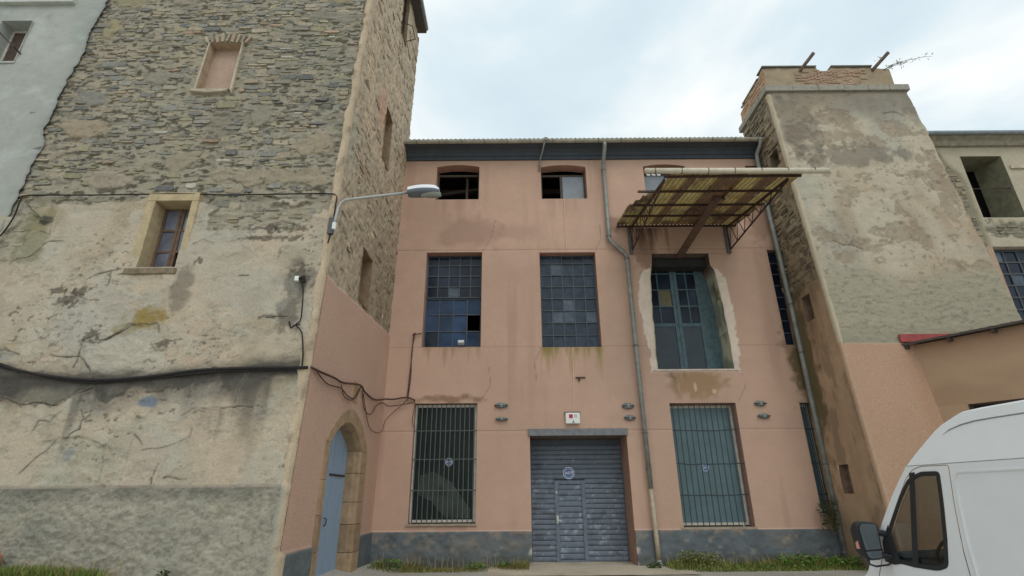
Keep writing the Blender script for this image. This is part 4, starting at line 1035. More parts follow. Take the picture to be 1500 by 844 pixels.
# ================================================================== WHITE BUILDING (far left)
wbld = thing('white_building', 'pale grey rendered building with a small barred window, at the far left', 'building', (-12.4, 9.1, .3))
WW = (-12.0, -11.28, 10.86, 12.12)
def fW(U, V):
    edge = -9.82 + .16 * fbm(V * 1.1, V * 0, 211, 5) + .05 * fbm(V * 6, V * 0, 212, 3)
    t = (U + 16) / (16 - 9.82)
    X = -16 + t * (edge + 16)
    n_ = fbm(X * .7, V * .7, 213, 5); n2_ = fbm(X * 4, V * 5, 214, 4)
    K = np.ones(U.shape + (3,)) * T(145, 145, 137) * (1 + .12 * n_ + .10 * n2_)[..., None]
    K = mix(K, T(130, 137, 131), S(.0, .5, fbm(X * .9, V * .5, 215, 4)) * .5)
    K = mix(K, T(112, 116, 110), S(.1, .45, fbm(X * 2.2, V * 1.3, 217, 5, .65)) * .45); K = mix(K, T(162, 166, 160), S(.1, .45, fbm(X * 1.7 + 5, V * 2.4, 218, 5, .65)) * .4)
    K = mix(K, T(120, 122, 116), S(.5, .0, edge - X) * np.clip(.4 + n2_, 0, 1) * .7)
    K = mix(K, T(140, 142, 136), streaks(X, V, -12.1, -11.2, 10.8, 1.4, 216) * .7)
    K = mix(K, T(112, 114, 108), S(.06, .02, edge - X) * .8)
    return np.stack([X, LTy(V) - .052 - .010 * n_ - .005 * n2_, V], -1), K
xs = lines(-16, -9.82, .045, (WW[0], WW[1])); zs = lines(.2, 17, .045, (WW[2], WW[3]))
def holeW(U, V):
    return (U > WW[0]) & (U < WW[1] ) & (V > WW[2]) & (V < WW[3])
sheet('wall', xs, zs, fW, M_WHITEWALL, wbld, holeW)
a, b, c, d = WW; y0 = LTy(11.5) - .09
r_ = MB()
r_.add([(a, y0, c), (a, y0 + .45, c), (a, y0 + .45, d), (a, y0, d)], [(0, 1, 2, 3)]); r_.add([(b, y0, c), (b, y0 + .45, c), (b, y0 + .45, d), (b, y0, d)], [(3, 2, 1, 0)])
r_.add([(a, y0, d), (b, y0, d), (b, y0 + .45, d), (a, y0 + .45, d)], [(3, 2, 1, 0)]); r_.add([(a, y0, c), (b, y0, c), (b, y0 + .45, c), (a, y0 + .45, c)], [(0, 1, 2, 3)])
ww = r_.build('window', mat('grey_reveal', T(146, 148, 142), .9, var=.15, vscale=6), wbld)
MB().box((a - .03, y0 - .02, c - .05), (b + .02, y0 + .4, c - .001)).build('sill', mat('grey_reveal'), ww)
wf = MB(); yg = y0 + .3
for p, q in ((a, a + .05), (a + .33, a + .39), (b - .05, b)): wf.box((p, yg, c), (q, yg + .05, d))
wf.box((a + .05, yg, d - .05), (b - .05, yg + .05, d)); wf.box((a + .05, yg, c), (b - .05, yg + .05, c + .05))
wf.build('frame', mat('white_window_frame'), ww)
put_pane(ww, a + .19, yg + .02, (c + d) / 2, .27, d - c - .1, mat('brown_glass', T(74, 60, 54), .2, var=.3), .01)
MB().box((a, yg + .4, c), (b, yg + .45, d)).build('dark_room', M_DARK, ww)
ib = MB(); ib.tube([(a - .1, y0 - .03, 11.95), (a - .1, y0 - .16, 11.93), (b + .05, y0 - .16, 11.12), (b + .05, y0 + .02, 11.1)], .018, 6); ib.build('iron_bar', M_IRON, ww)
MB().box((-16, LTy(12.7) - .16, 12.72), (-10.5, LTy(12.7) - .05, 12.95)).build('cornice', mat('grey_cornice', T(164, 164, 156), .9, var=.15), wbld)
MB().box((-16, 9.75, .2), (LX0 - .02, 14, 17)).build('core', M_DARK, wbld)

# ================================================================== RIGHT TOWER
def RTy(z): return 12.02 + .066 * z
def RTxr(z): return 12.3 + (13.3 - z) * .042
RX = 8.0; RTOP = 13.2
rt = thing('chimney_tower', 'battered square tower of patchy plaster with a brick parapet, right of the factory', 'tower', (10, 13, 0))
NX0, NX1 = RX, 12.6
def RTmap(U, V): return RX + (U - NX0) / (NX1 - NX0) * (RTxr(V) - RX)
def fRT(U, V):
    X = RTmap(U, V); X = X + S(.12, .0, NX1 - U) * (.05 * fbm(V * 2.5, V * 0, 221, 4))
    n1_ = fbm(X * .8, V * .8, 223, 5); n2_ = fbm(X * 5, V * 6, 225, 4); n3_ = fbm(X * 11, V * 14, 226, 3)
    # patches where the top coat has come off
    pf = fbm(X * 1.5 + 2, V * 1.7, 227, 5, .6) * 1.0
    zone = .5 * blob(X, V, 10.3, 11.6, 2.2, .8, 228, .4, 2) + .45 * blob(X, V, 10.0, 7.6, 2.0, .75, 229, .4, 2) + .4 * blob(X, V, 12.2, 9.0, .4, 2.2, 230, .4, 2) + .3 * blob(X, V, 8.6, 11, .6, 1.8, 231, .5, 2)
    off = np.clip(S(.31, .38, pf + zone * .75) * (.72 + .5 * n2_) + .35 * S(.1, .5, fbm(X * 3, V * 4, 240, 4, .6)), 0, 1)
    K = np.ones(U.shape + (3,)) * T(163, 152, 132)
    K = mix(K, T(148, 144, 130), S(-.1, .5, n1_) * .7); K = mix(K, T(150, 128, 104), S(.0, .5, fbm(X * .5, V * .6, 232, 4)) * .6)
    K = mix(K, T(128, 124, 114), S(.1, .6, fbm(X * .9, V * .4 + 3, 233, 4)) * .5)
    K = K * (1 + .1 * n2_)[..., None]
    ko = np.ones(U.shape + (3,)) * T(136, 122, 104) * (1 + .3 * n2_)[..., None]; ko = mix(ko, T(108, 98, 84), S(.0, .4, n3_) * .5)
    K = K * (1 - off[..., None]) + ko * off[..., None]
    H = .02 * (1 - off) + .008 * n1_ + .008 * n2_ * off
    # darker towards the ledge, with dark patches below
    K = mix(K, T(96, 90, 82), S(12.0, 13.0, V + .5 * n1_) * .5)
    K = mix(K, T(92, 84, 76), blob(X, V, 9.9, 10.75, 1.6, .45, 234, .8, 5) * .6)
    K = mix(K, T(84, 78, 70), blob(X, V, 8.6, 12.0, .7, 1.2, 235, .7, 4) * .5)
    K = mix(K, T(112, 102, 88), streaks(X, V, 8.1, 12.3, 13.2, 2.2, 250, 3) * .55); K = mix(K, T(128, 108, 88), S(.1, .5, fbm(X * 1.1, V * .35, 254, 4)) * .45); K = mix(K, T(98, 88, 76), S(.32, .45, fbm(X * 7, V * 9, 255, 4, .6)) * .5)
    # grey streaky roughcast band
    bnd = S(7.0, 6.6, V + .4 * fbm(X * .8, V, 236, 3)) * S(4.98, 5.02, V)
    kb = np.ones(U.shape + (3,)) * T(142, 134, 115); kb = mix(kb, T(110, 106, 90), S(.05, .5, fbm(X * 7, V * 17, 237, 4, .65)) * .7); kb = mix(kb, T(116, 114, 98), S(.5, .0, V - 5.0) * .5)
    K = K * (1 - bnd[..., None]) + kb * bnd[..., None]; H = H + bnd * .012 * fbm(X * 8, V * 14, 238, 3)
    # pink base
    pk = S(5.01, 4.98, V + .012 * n2_)
    kp = np.ones(U.shape + (3,)) * T(160, 130, 108) * (1 + .07 * n1_)[..., None]
    kp = mix(kp, T(148, 116, 95), S(.0, .5, fbm(X * .6, V * .5, 239, 4)) * .6)
    kp = mix(kp, T(140, 100, 80), S(1.9, .3, V + .4 * n1_) * .5)
    kp = mix(kp, T(150, 110, 88), S(.4, .0, np.abs(X - 9.6)) * .3)
    K = K * (1 - pk[..., None]) + kp * pk[..., None]; H = H * (1 - pk) + (.035 + .004 * n1_) * pk
    # small cracks
    for pl in CR2:
        dd = polydist(X, V, pl); cm = S(.02, .008, dd); K = mix(K, T(70, 62, 54), cm * .8); H = H - .02 * cm
    return np.stack([X, RTy(V) - H, V], -1), K
CR2 = [jag(p) for p in [[(8.6, 7.9), (8.8, 7.76), (9.05, 7.74), (9.3, 7.62)], [(11.3, 12.3), (11.6, 12.38), (11.8, 12.3)]]]
sheet('front_wall', lines(NX0, NX1, .028), lines(-.3, RTOP, .03), fRT, M_PLASTER, rt)
# left side
RSW = [(13.05, 13.5, 10.75, 11.25), (13.1, 13.5, 5.9, 6.6), (13.15, 13.55, 1.6, 2.25)]
def fRS(U, V):
    yf = RTy(V) - .02; Y_ = yf + (U - 12) / 2.75 * (14.75 - yf)
    n1_ = fbm(Y_ * 1.3, V * 1.3, 241, 4); n2_ = fbm(Y_ * 5, V * 5, 243, 4); n3_ = fbm(Y_ * 10, V * 12, 245, 3)
    pkl = 6.9 + .35 * (13.2 - Y_) * 0 + .1 * n1_
    pk = S(.05, -.05, V - pkl + S(12.9, 14.0, Y_) * .3)
    km = np.ones(U.shape + (3,)) * T(134, 122, 102); km = mix(km, T(104, 95, 80), S(.0, .4, n2_) * .7); km = mix(km, T(152, 136, 110), S(.1, .5, n1_) * .5); km = mix(km, T(70, 62, 54), S(.1, .4, -n3_) * .6)
    kp = np.ones(U.shape + (3,)) * T(162, 137, 112) * (1 + .14 * n1_ + .08 * n2_)[..., None]
    kp = mix(kp, T(136, 112, 88), S(.0, .5, fbm(Y_ * 1.2, V * .5, 246, 4)) * .6)
    K = km * (1 - pk[..., None]) + kp * pk[..., None]
    K = mix(K, T(76, 72, 46), blob(Y_, V, 13.95, 4.6, .5, 2.2, 247, .7, 3) * .85)
    K = mix(K, T(90, 82, 62), blob(Y_, V, 13.9, 6.8, .5, 1.6, 248, .7, 3) * .6)
    K = mix(K, T(86, 76, 58), streaks(Y_, V, 12.4, 14.1, 6.9, 3.2, 249, 3) * .6); K = mix(K, T(104, 90, 74), S(.0, .4, fbm(Y_ * 3, V * 1.2, 256, 4, .6)) * .5 * pk); K = mix(K, T(92, 82, 68), S(2.4, .3, V + .5 * n1_) * .45)
    K = mix(K, T(112, 104, 98), S(.35, .2, V) * .5)
    H = (.03 * n2_ + .02 * n3_ + .02 * n1_) * (1 - pk) + .035 * pk + .004 * n1_
    return np.stack([RX - H, Y_, V], -1), K
def holeRS(U, V):
    yf = RTy(V) - .02; Y_ = yf + (U - 12) / 2.75 * (14.75 - yf); m = np.zeros(U.shape, bool)
    for (a, b, c, d) in RSW: m |= (Y_ > a) & (Y_ < b) & (V > c) & (V < d)
    return m
ex = [z for q in RSW for z in q[2:]]
sheet('side_wall', lines(12, 14.75, .03), lines(-.3, RTOP, .03, ex), fRS, M_PLASTER, rt, holeRS, flip=True)
for (a, b, c, d) in RSW:
    mb = MB(); x0 = RX - .04; x1 = RX + (.45 if c > 3 else .16)
    mb.add([(x0, b, c), (x1, b, c), (x1, b, d), (x0, b, d)], [(3, 2, 1, 0)]); mb.add([(x0, a, c), (x1, a, c), (x1, a, d), (x0, a, d)], [(0, 1, 2, 3)])
    mb.add([(x0, a, d), (x0, b, d), (x1, b, d), (x1, a, d)], [(3, 2, 1, 0)]); mb.add([(x0, a, c), (x0, b, c), (x1, b, c), (x1, a, c)], [(0, 1, 2, 3)])
    mb.add([(x1, a, c), (x1, b, c), (x1, b, d), (x1, a, d)], [(0, 1, 2, 3)])
    mb.build('wall_opening', mat('opening_plaster', T(112, 92, 76), .95, var=.3, vscale=7, bump=.4) if c < 9 else mat('opening_stone', T(96, 84, 70), .95, var=.3), rt)
rs_ = MB(); cnt = 0
lst = []
for (a, b, c, d) in rubble(rng, 12.5, 14.7, 6.95, 13.1, (.08, .22), (.14, .5), .016):
    cu, cv = (a + b) / 2, (c + d) / 2
    if a < RTy(cv) + .1 or any(a < q[1] + .05 and b > q[0] - .05 and c < q[3] + .05 and d > q[2] - .05 for q in RSW): continue
    if rng.random() < .15: continue
    k = [T(134, 122, 102), T(120, 110, 94), T(146, 132, 110), T(108, 100, 88)][rng.randrange(4)] * rng.uniform(.85, 1.15)
    lst.append((a, b, c, d, rng.uniform(.0, .07), k))
lst.sort(key=lambda s: -(s[1] - s[0]) * (s[3] - s[2]))
for i, (a, b, c, d, h, k) in enumerate(lst):
    vs_, fs_ = stone_shape(rng, a, b, c, d, h)
    vs_ = [(RX - hh, u, v) for u, v, hh in vs_]
    if i < 90: MB().add(vs_, fs_, 0, k).build('stone', M_STONE, rt)
    else: rs_.add(vs_, fs_, 0, k)
o = rs_.build('rubble_stonework', M_STONE, rt); o['kind'] = 'stuff'
def fedge(U, V):
    wob = .02 * fbm(V * 2.5, V * 0, 251, 4)
    X = np.where(U < .5, RX - .055, np.where(U < 1.5, RX - .05, RX + np.where(V < 5, .02, .05 + wob))); Y_ = np.where(U < .5, RTy(V) + .06 + wob, np.where(U < 1.5, RTy(V) - .04, RTy(V) - .034))
    X = X + .008 * fbm(V * 8, U, 252, 3)
    K = np.ones(U.shape + (3,)) * T(164, 150, 128) * (1 + .2 * fbm(V * 3, U, 253, 4))[..., None]
    K = np.where((V < 5.0)[..., None], T(162, 134, 111), K)
    return np.stack([X, Y_, V], -1), K
sheet('corner_strip', np.arange(3.0), lines(0, 13.1, .06), fedge, M_PLASTER, rt)
# right side, back
MB().add([(RTxr(0), RTy(0), -.3), (RTxr(0), 16, -.3), (RTxr(13.2), 16, 13.2), (RTxr(13.2), RTy(13.2), 13.2)], [(0, 1, 2, 3)]).build('right_side', mat('tower_right_side', T(130, 118, 100), .95, var=.3, bump=.5), rt)
# ledge stones
yL = RTy(13.2) - .1
xx = [RX - .1, 8.75, 9.55, 10.35, 11.1, 11.75, RTxr(13.2) + .07]
for i in range(6):
    MB().box((xx[i] + .004, yL + random.uniform(-.008, .008), 13.201), (xx[i + 1] - .004, yL + .5, 13.42 + random.uniform(-.008, .008))).build('ledge_stone', M_CONC, rt, bevel=.015)
yy = np.linspace(yL + .51, 14.85, 4)
for i in range(3): MB().box((RX - .1, yy[i] + .004, 13.202), (RX + .4, yy[i + 1] - .004, 13.41)).build('ledge_stone', M_CONC, rt, bevel=.015)
# parapet with ragged top
px0, px1, py0, py1 = RX + .03, 12.05, RTy(13.3) + .02, 14.75
def ptop(x): return 14.22 + .06 * math.sin(x * 2.2) * 0 - (.14 if 9.75 < x < 10.15 else 0) - .1 * max(0, (x - 11.4)) * 1.4
def fpar(U, V):
    top = np.vectorize(ptop)(U) + .02 * fbm(U * 7, U * 0, 261, 3)
    Zp = 13.4 + V * (top - 13.4)
    n2_ = fbm(U * 4, Zp * 6, 262, 4)
    K = np.ones(U.shape + (3,)) * T(142, 126, 104) * (1 + .2 * n2_)[..., None]; K = mix(K, T(116, 104, 88), S(.1, .5, fbm(U * 1.5, Zp * 2, 263, 4)) * .6); K = mix(K, T(84, 80, 72), S(.93, 1.0, V) * .6)
    return np.stack([U, py0 - .012 * n2_ + 0 * U, Zp], -1), K
sheet('parapet', lines(px0, px1, .04), np.linspace(0, 1, 16), fpar, M_PLASTER, rt)
def fpar2(U, V):
    Zp = 13.4 + V * (.82 - .22 * (U - py0) / 1.7 + .04 * fbm(U * 5, U * 0, 264, 3)); n2_ = fbm(U * 4, Zp * 6, 265, 4)
    K = np.ones(U.shape + (3,)) * T(160, 128, 102) * (1 + .2 * n2_)[..., None]
    return np.stack([px0 + .012 * n2_, U, Zp], -1), K
sheet('parapet_side', lines(py0, py1, .05), np.linspace(0, 1, 16), fpar2, M_PLASTER, rt, flip=True)
MB().box((px0 + .05, py0 + .05, 13.3), (px1 - .05, py1, 13.98)).build('parapet_core', M_CONC, rt)
MB().add([(px1, py0, 13.4), (px1, py1, 13.4), (px1, py1, 14.0), (px1, py0, 14.08)], [(0, 1, 2, 3)]).build('parapet_right_side', mat('tower_right_side'), rt)
cp = MB()
for (p, q) in ((px0 - .03, 9.73), (10.2, 11.5)): cp.box((p, py0 - .05, 14.225), (q, py0 + .35, 14.27))
cp.box((px0 - .04, py0 + .36, 14.1), (px0 + .25, py1 - .3, 14.14))
cp.build('coping', mat('dark_coping', T(96, 90, 80), .95, var=.3, vscale=9, bump=.4), rt)
bk = MB(); rb = random.Random(5)
for r in range(12):
    z = 13.46 + r * .056
    for i in range(9):
        x = 9.0 + i * .24 + (.12 if r % 2 else 0)
        if rb.random() < .25 + .5 * (abs(i - 4) / 5) ** 2 + .3 * (r < 2): continue
        bk.box((x + rb.uniform(0, .02), py0 - .012 - rb.uniform(0, .014), z), (x + rb.uniform(.19, .23), py0 + .05, z + .045), 0, T(152, 126, 106) * rb.uniform(.8, 1.12))
for r in range(12):
    z = 13.46 + r * .056
    for i in range(6):
        y = py0 + .1 + i * .25 + (.12 if r % 2 else 0)
        if rb.random() < .35: continue
        bk.box((px0 - .014 - rb.uniform(0, .012), y, z), (px0 + .04, min(y + .23, py1), z + .046), 0, T(164, 140, 116) * rb.uniform(.85, 1.1))
o = bk.build('brickwork', M_STONE, rt); o['kind'] = 'stuff'
for (x, x2) in ((9.12, 9.42), (11.42, 11.72)):
    MB().beam((x, py0 + .3, 14.02), (x2 - .08, py0 - .62, 14.21), .065, .085).build('timber_stub', M_WOOD, rt)

# plant on the tower top
shrub = thing('wild_shrub', 'thin leafy sprig growing out of the right tower top', 'plant', (12.0, 13.0, 14.1))
mb = MB(); lf = MB(); rl = random.Random(9)
def sprig(p0, p1, n, sag):
    p0 = Vector(p0); p1 = Vector(p1); pts = []
    for i in range(11):
        t = i / 10; p = p0.lerp(p1, t); p.z += sag * math.sin(math.pi * t) + rl.uniform(-.015, .015); pts.append(p)
    mb.tube(pts, [.012 * (1 - .7 * i / 10) for i in range(11)], 5)
    for i in range(n):
        t = rl.uniform(.05, 1) ** .8; p = p0.lerp(p1, t); p.z += sag * math.sin(math.pi * t)
        s_ = rl.uniform(.03, .065); a_ = rl.uniform(0, 6.28); el = rl.uniform(-.6, .8)
        d_ = Vector((math.cos(a_) * math.cos(el), math.sin(a_) * math.cos(el), math.sin(el))); n_ = d_.orthogonal().normalized()
        q = p + d_ * rl.uniform(0, .09)
        lf.add([q, q + d_ * s_ + n_ * s_ * .45, q + d_ * s_ * 2, q + d_ * s_ - n_ * s_ * .45], [(0, 1, 2, 3)])
sprig((11.75, 13.0, 14.1), (13.35, 12.7, 14.45), 60, .12); sprig((11.9, 13.0, 14.08), (12.6, 12.8, 14.3), 55, .08); sprig((11.85, 13.05, 14.1), (12.75, 13.0, 14.5), 30, .1); sprig((11.6, 13.05, 14.2), (11.95, 12.9, 14.62), 12, .04)
mb.build('stem', mat('twig', T(70, 60, 48), .9), shrub); lf.build('leaves', mat('small_leaf', T(70, 84, 58), .8, var=.3), shrub)

# ================================================================== RIGHT BUILDING
rb_ = thing('stone_building', 'weathered stone and render building behind the right tower, with a deep open window', 'building', (15, D, 0))
RB = [(14.5, 15.82, 9.45, 11.70), (14.43, 16.1, 5.4, 8.46)]
def fRB(U, V):
    n1_ = fbm(U * .9, V * .9, 271, 4); n2_ = fbm(U * 5, V * 7, 273, 4)
    K = np.ones(U.shape + (3,)) * T(158, 148, 128) * (1 + .12 * n1_ + .08 * n2_)[..., None]
    bare_ = S(.0, .12, .62 - np.abs(U - 13.7) / 1.3 + .35 * n1_ - .35 * S(11.0, 11.6, V)) * S(14.5, 14.3, U)
    bare_ = np.maximum(bare_, blob(U, V, 15.4, 9.05, 1.2, .3, 274, .5))
    km = np.ones(U.shape + (3,)) * T(124, 116, 98); km = mix(km, T(92, 86, 72), S(.0, .4, n2_) * .7); km = mix(km, T(150, 120, 94), blob(U, V, 13.6, 10.4, .6, .4, 275, .5) * .8)
    K = K * (1 - bare_[..., None]) + km * bare_[..., None]
    K = mix(K, T(112, 106, 92), S(11.9, 12.3, V + .1 * n1_) * .6)
    K = mix(K, T(170, 142, 122), S(.12, .05, np.abs(U - 14.36)) * S(8.6, 8.4, V) * .8)
    H = .03 * (1 - bare_) + .02 * n2_ * bare_ + .008 * n1_
    return np.stack([U, D - H, V], -1), K
def holeRB(U, V):
    m = np.zeros(U.shape, bool)
    for (a, b, c, d) in RB: m |= (U > a) & (U < b) & (V > c) & (V < d)
    return m
sheet('wall', lines(12.0, 22, .045, [v for q in RB for v in q[:2]]), lines(-.2, 12.4, .045, [v for q in RB for v in q[2:]]), fRB, M_PLASTER, rb_, holeRB)
sb = MB()
lst = []
for (a, b, c, d) in rubble(rng, 12.3, 14.3, 5.5, 11.0, (.09, .24), (.2, .6), .014):
    if rng.random() < .2: continue
    if (d + c) / 2 > 8.4 and b > 14.4: continue
    lst.append((a, b, c, d, rng.uniform(.0, .04), [T(120, 116, 100), T(134, 126, 106), T(104, 100, 88), T(146, 130, 106)][rng.randrange(4)] * rng.uniform(.85, 1.12)))
for (a, b, c, d) in rubble(rng, 14.5, 16.6, 8.75, 9.3, (.08, .14), (.15, .4), .014): lst.append((a, b, c, d, rng.uniform(.0, .04), T(124, 118, 104) * rng.uniform(.8, 1.1)))
for (a, b, c, d, h, k) in lst:
    vs_, fs_ = stone_shape(rng, a, b, c, d, h); MB().add([(u, D - hh, v) for u, v, hh in vs_], fs_, 0, k).build('stone', M_STONE, rb_)
MB().prism([(0, 12.05), (.1, 12.06), (.16, 12.2), (.3, 12.3), (.3, 12.4), (0, 12.4)], lambda p, q: (12.0, D - .02 - p, q), lambda p, q: (22, D - .02 - p, q)).build('cornice', mat('old_cornice', T(128, 120, 104), .95, var=.3, bump=.4), rb_)
gt = MB(); gt.tube([(12.3, D - .38, 12.36), (22, D - .38, 12.36)], .07, 10); gt.build('gutter', mat('grey_gutter', T(112, 118, 122), .6, var=.2), rb_)
for (p, q) in ((12.5, 13.75), (15.95, 18)): MB().box((p, D - .09, 11.2), (q, D - .012, 11.32)).build('moulding', mat('pale_moulding', T(164, 152, 130), .95, var=.2), rb_, bevel=.01)
a, b, c, d = RB[0]
mb = MB()
yi = D + .85
mb.add([(a, D - .03, c), (a, yi, c), (a, yi, d), (a, D - .03, d)], [(0, 1, 2, 3)]); mb.add([(b, D - .03, c), (b - .15, yi, c), (b - .15, yi, d), (b, D - .03, d)], [(3, 2, 1, 0)])
mb.add([(a, D - .03, d), (b, D - .03, d), (b, yi, d), (a, yi, d)], [(3, 2, 1, 0)]); mb.add([(a, D - .03, c), (b, D - .03, c), (b, yi, c), (a, yi, c)], [(0, 1, 2, 3)])
w5 = mb.build('window', mat('greenish_reveal', T(112, 108, 88), .95, var=.3, vscale=5, bump=.3), rb_)
sh5 = MB(); sh5.beam((14.72, D + .5, 9.5), (14.98, D + .5, 10.9), .02, .02)
MB().add([(14.85, D + .45, 9.48), (15.35, D + .95, 9.48), (15.35, D + .95, 10.75), (14.85, D + .45, 10.75)], [(0, 1, 2, 3)]).build('casement', mat('dusty_green_glass', T(46, 52, 50), .4, var=.3), w5)
fr5 = MB(); fr5.beam((14.85, D + .44, 9.48), (14.85, D + .44, 10.78), .05, .05, (0, 1, 0)); fr5.beam((15.35, D + .94, 9.48), (15.35, D + .94, 10.78), .05, .05, (0, 1, 0)); fr5.beam((14.85, D + .44, 10.77), (15.35, D + .94, 10.77), .04, .05)
fr5.build('casement_frame', M_WOOD, w5)
rl_ = MB(); rl_.tube([(14.5, D + .1, 10.55), (15.8, D + .05, 10.55)], .018, 6); rl_.build('iron_bar', M_IRON, w5)
a, b, c, d = RB[1]
f = grid_window(rb_, a + .03, b, list(np.linspace(c, d - .06, 9)), 4, D + .2, mat('dark_window_steel', T(58, 60, 62), .6), lambda i, j: M_GLASSD if (i * 3 + j * 5) % 7 == 0 else M_GLASS, .05)
mb = MB(); mb.add([(a, D - .03, c), (a, D + .3, c), (a, D + .3, d), (a, D - .03, d)], [(0, 1, 2, 3)]); mb.add([(a, D - .03, d), (b, D - .03, d), (b, D + .3, d), (a, D + .3, d)], [(3, 2, 1, 0)]); mb.build('reveal', mat('pale_sill'), f)
sh = MB(); sh.box((12.4, D + 1.2, 0), (22, 18, 12.3)); sh.build('interior', M_DARK, rb_)
MB().add([(12, D - .3, 12.45), (22, D - .3, 12.45), (22, 19, 13.6), (12, 19, 13.6)], [(0, 1, 2, 3)]).build('roof', M_ROOF, rb_)

# ================================================================== ANNEX (lean-to)
an = thing('lean_to', 'low pink rendered lean-to with a dark eave against the right tower', 'building', (10.5, 11.5, 0))
A0 = Vector((9.66, 12.36)); AD = Vector((math.sin(math.radians(35)), -math.cos(math.radians(35)))); AN_ = Vector((-AD.y * -1, AD.x * -1))
AN_ = Vector((-math.cos(math.radians(35)), -math.sin(math.radians(35))))     # outward, to the yard
AOP = (.74, 3.6, -.3, 3.42)
def fAN(U, V):
    n1_ = fbm(U * .7, V * .7, 281, 4); n2_ = fbm(U * 5, V * 5, 282, 3)
    K = np.ones(U.shape + (3,)) * T(154, 128, 104) * (1 + .1 * n1_ + .04 * n2_)[..., None]
    K = mix(K, T(138, 112, 90), S(.0, .5, fbm(U * .6, V * 1.1, 283, 4)) * .6); K = mix(K, T(130, 94, 74), S(4.4, 4.9, V + .25 * n1_) * .4)
    K = mix(K, T(186, 150, 122), S(.05, .02, U) * .7)
    H = .004 * n1_ + .002 * n2_ - .01 * (np.abs(V - 3.43) < .02) * (U < .74)
    P = np.stack([A0.x + AD.x * U + AN_.x * H, A0.y + AD.y * U + AN_.y * H, V], -1)
    return P, K
sheet('wall', lines(0, 6, .04, AOP[:2]), lines(-.3, 4.92, .04, AOP[2:]), fAN, M_PINK, an, lambda U, V: (U > AOP[0]) & (U < AOP[1]) & (V < AOP[3]))
def AP(u, h, z): return (A0.x + AD.x * u + AN_.x * h, A0.y + AD.y * u + AN_.y * h, z)
mb = MB()
mb.add([AP(.74, 0, -.3), AP(.74, -.4, -.3), AP(.74, -.4, 3.42), AP(.74, 0, 3.42)], [(0, 1, 2, 3)]); mb.add([AP(.74, 0, 3.42), AP(.74, -.4, 3.42), AP(3.6, -.4, 3.42), AP(3.6, 0, 3.42)], [(0, 1, 2, 3)])
dd_ = mb.build('doorway', M_REVD, an)
MB().add([AP(.74, -.38, -.3), AP(3.6, -.38, -.3), AP(3.6, -.38, 3.42), AP(.74, -.38, 3.42)], [(0, 1, 2, 3)]).build('door', mat('dark_door', T(52, 48, 46), .7, var=.2), dd_)
def fro(U, V):
    Zr = 4.96 + .16 * V + .012 * np.cos(U * 2 * math.pi / .18)
    return np.stack([A0.x + AD.x * U - AN_.x * (V - .22), A0.y + AD.y * U - AN_.y * (V - .22), Zr], -1), np.ones(U.shape + (3,)) * T(84, 72, 66)
# underside and edge
o = sheet('roof', lines(-.28, 6.2, .03), np.array([0, .1, .5, 1.2, 2.4]), fro, M_ROUGH, an); m_ = o.modifiers.new('t', 'SOLIDIFY'); m_.thickness = .02
fb = MB(); fb.beam(AP(-.28, .2, 4.94), AP(6.2, .2, 4.94), .03, .05); fb.build('eave_board', mat('dark_eaves'), an)
for u in (-.02, .82, 1.62, 2.42, 3.2, 4.0): MB().beam(AP(u, .19, 4.87), AP(u, -.3, 4.93), .07, .1).build('rafter_end', mat('dark_timber'), an)
MB().box((9.42, RTy(5.15) - .1, 5.0), (12.0, RTy(5.15) - .03, 5.2)).build('flashing', mat('red_flashing', T(140, 66, 62), .85, var=.2, bump=.2), an, bevel=.01)
MB().add([AP(6, 0, -.3), AP(6, -3, -.3), AP(6, -3, 5.2), AP(6, 0, 4.92)], [(0, 1, 2, 3)]).build('end_wall', mat('lean_to_end', T(176, 134, 104), .95), an)

# ================================================================== CANOPY
can = thing('canopy', 'rusty corrugated canopy on iron trusses over the balcony door', 'canopy', (5, D, 9.2))
CZ = lambda y: 9.28 - .176 * (D - y)
CYF = 10.42
M_SHEET = mat('corrugated_plastic', attr=True, rough=.7, var=.25, vscale=7)
t_ = M_SHEET.node_tree; p_ = t_.nodes['Principled BSDF']; o_ = [n for n in t_.nodes if n.type == 'OUTPUT_MATERIAL'][0]
tr = N(t_, 'ShaderNodeBsdfTranslucent'); ms = N(t_, 'ShaderNodeMixShader'); ms.inputs[0].default_value = .3
t_.links.new(p_.inputs['Base Color'].links[0].from_socket, tr.inputs['Color']); t_.links.new(p_.outputs[0], ms.inputs[1]); t_.links.new(tr.outputs[0], ms.inputs[2]); t_.links.new(ms.outputs[0], o_.inputs[0])
YEL, BRN = T(150, 134, 88), T(98, 78, 58)
strips = [(3.22, 3.75, 0, .8), (3.75, 4.25, YEL, 0), (4.25, 4.45, BRN, 0), (4.45, 4.98, YEL, 0), (4.98, 5.55, BRN, 0), (5.55, 6.05, YEL, 0), (6.05, 6.4, BRN, 0), (6.4, 6.86, YEL, 0)]
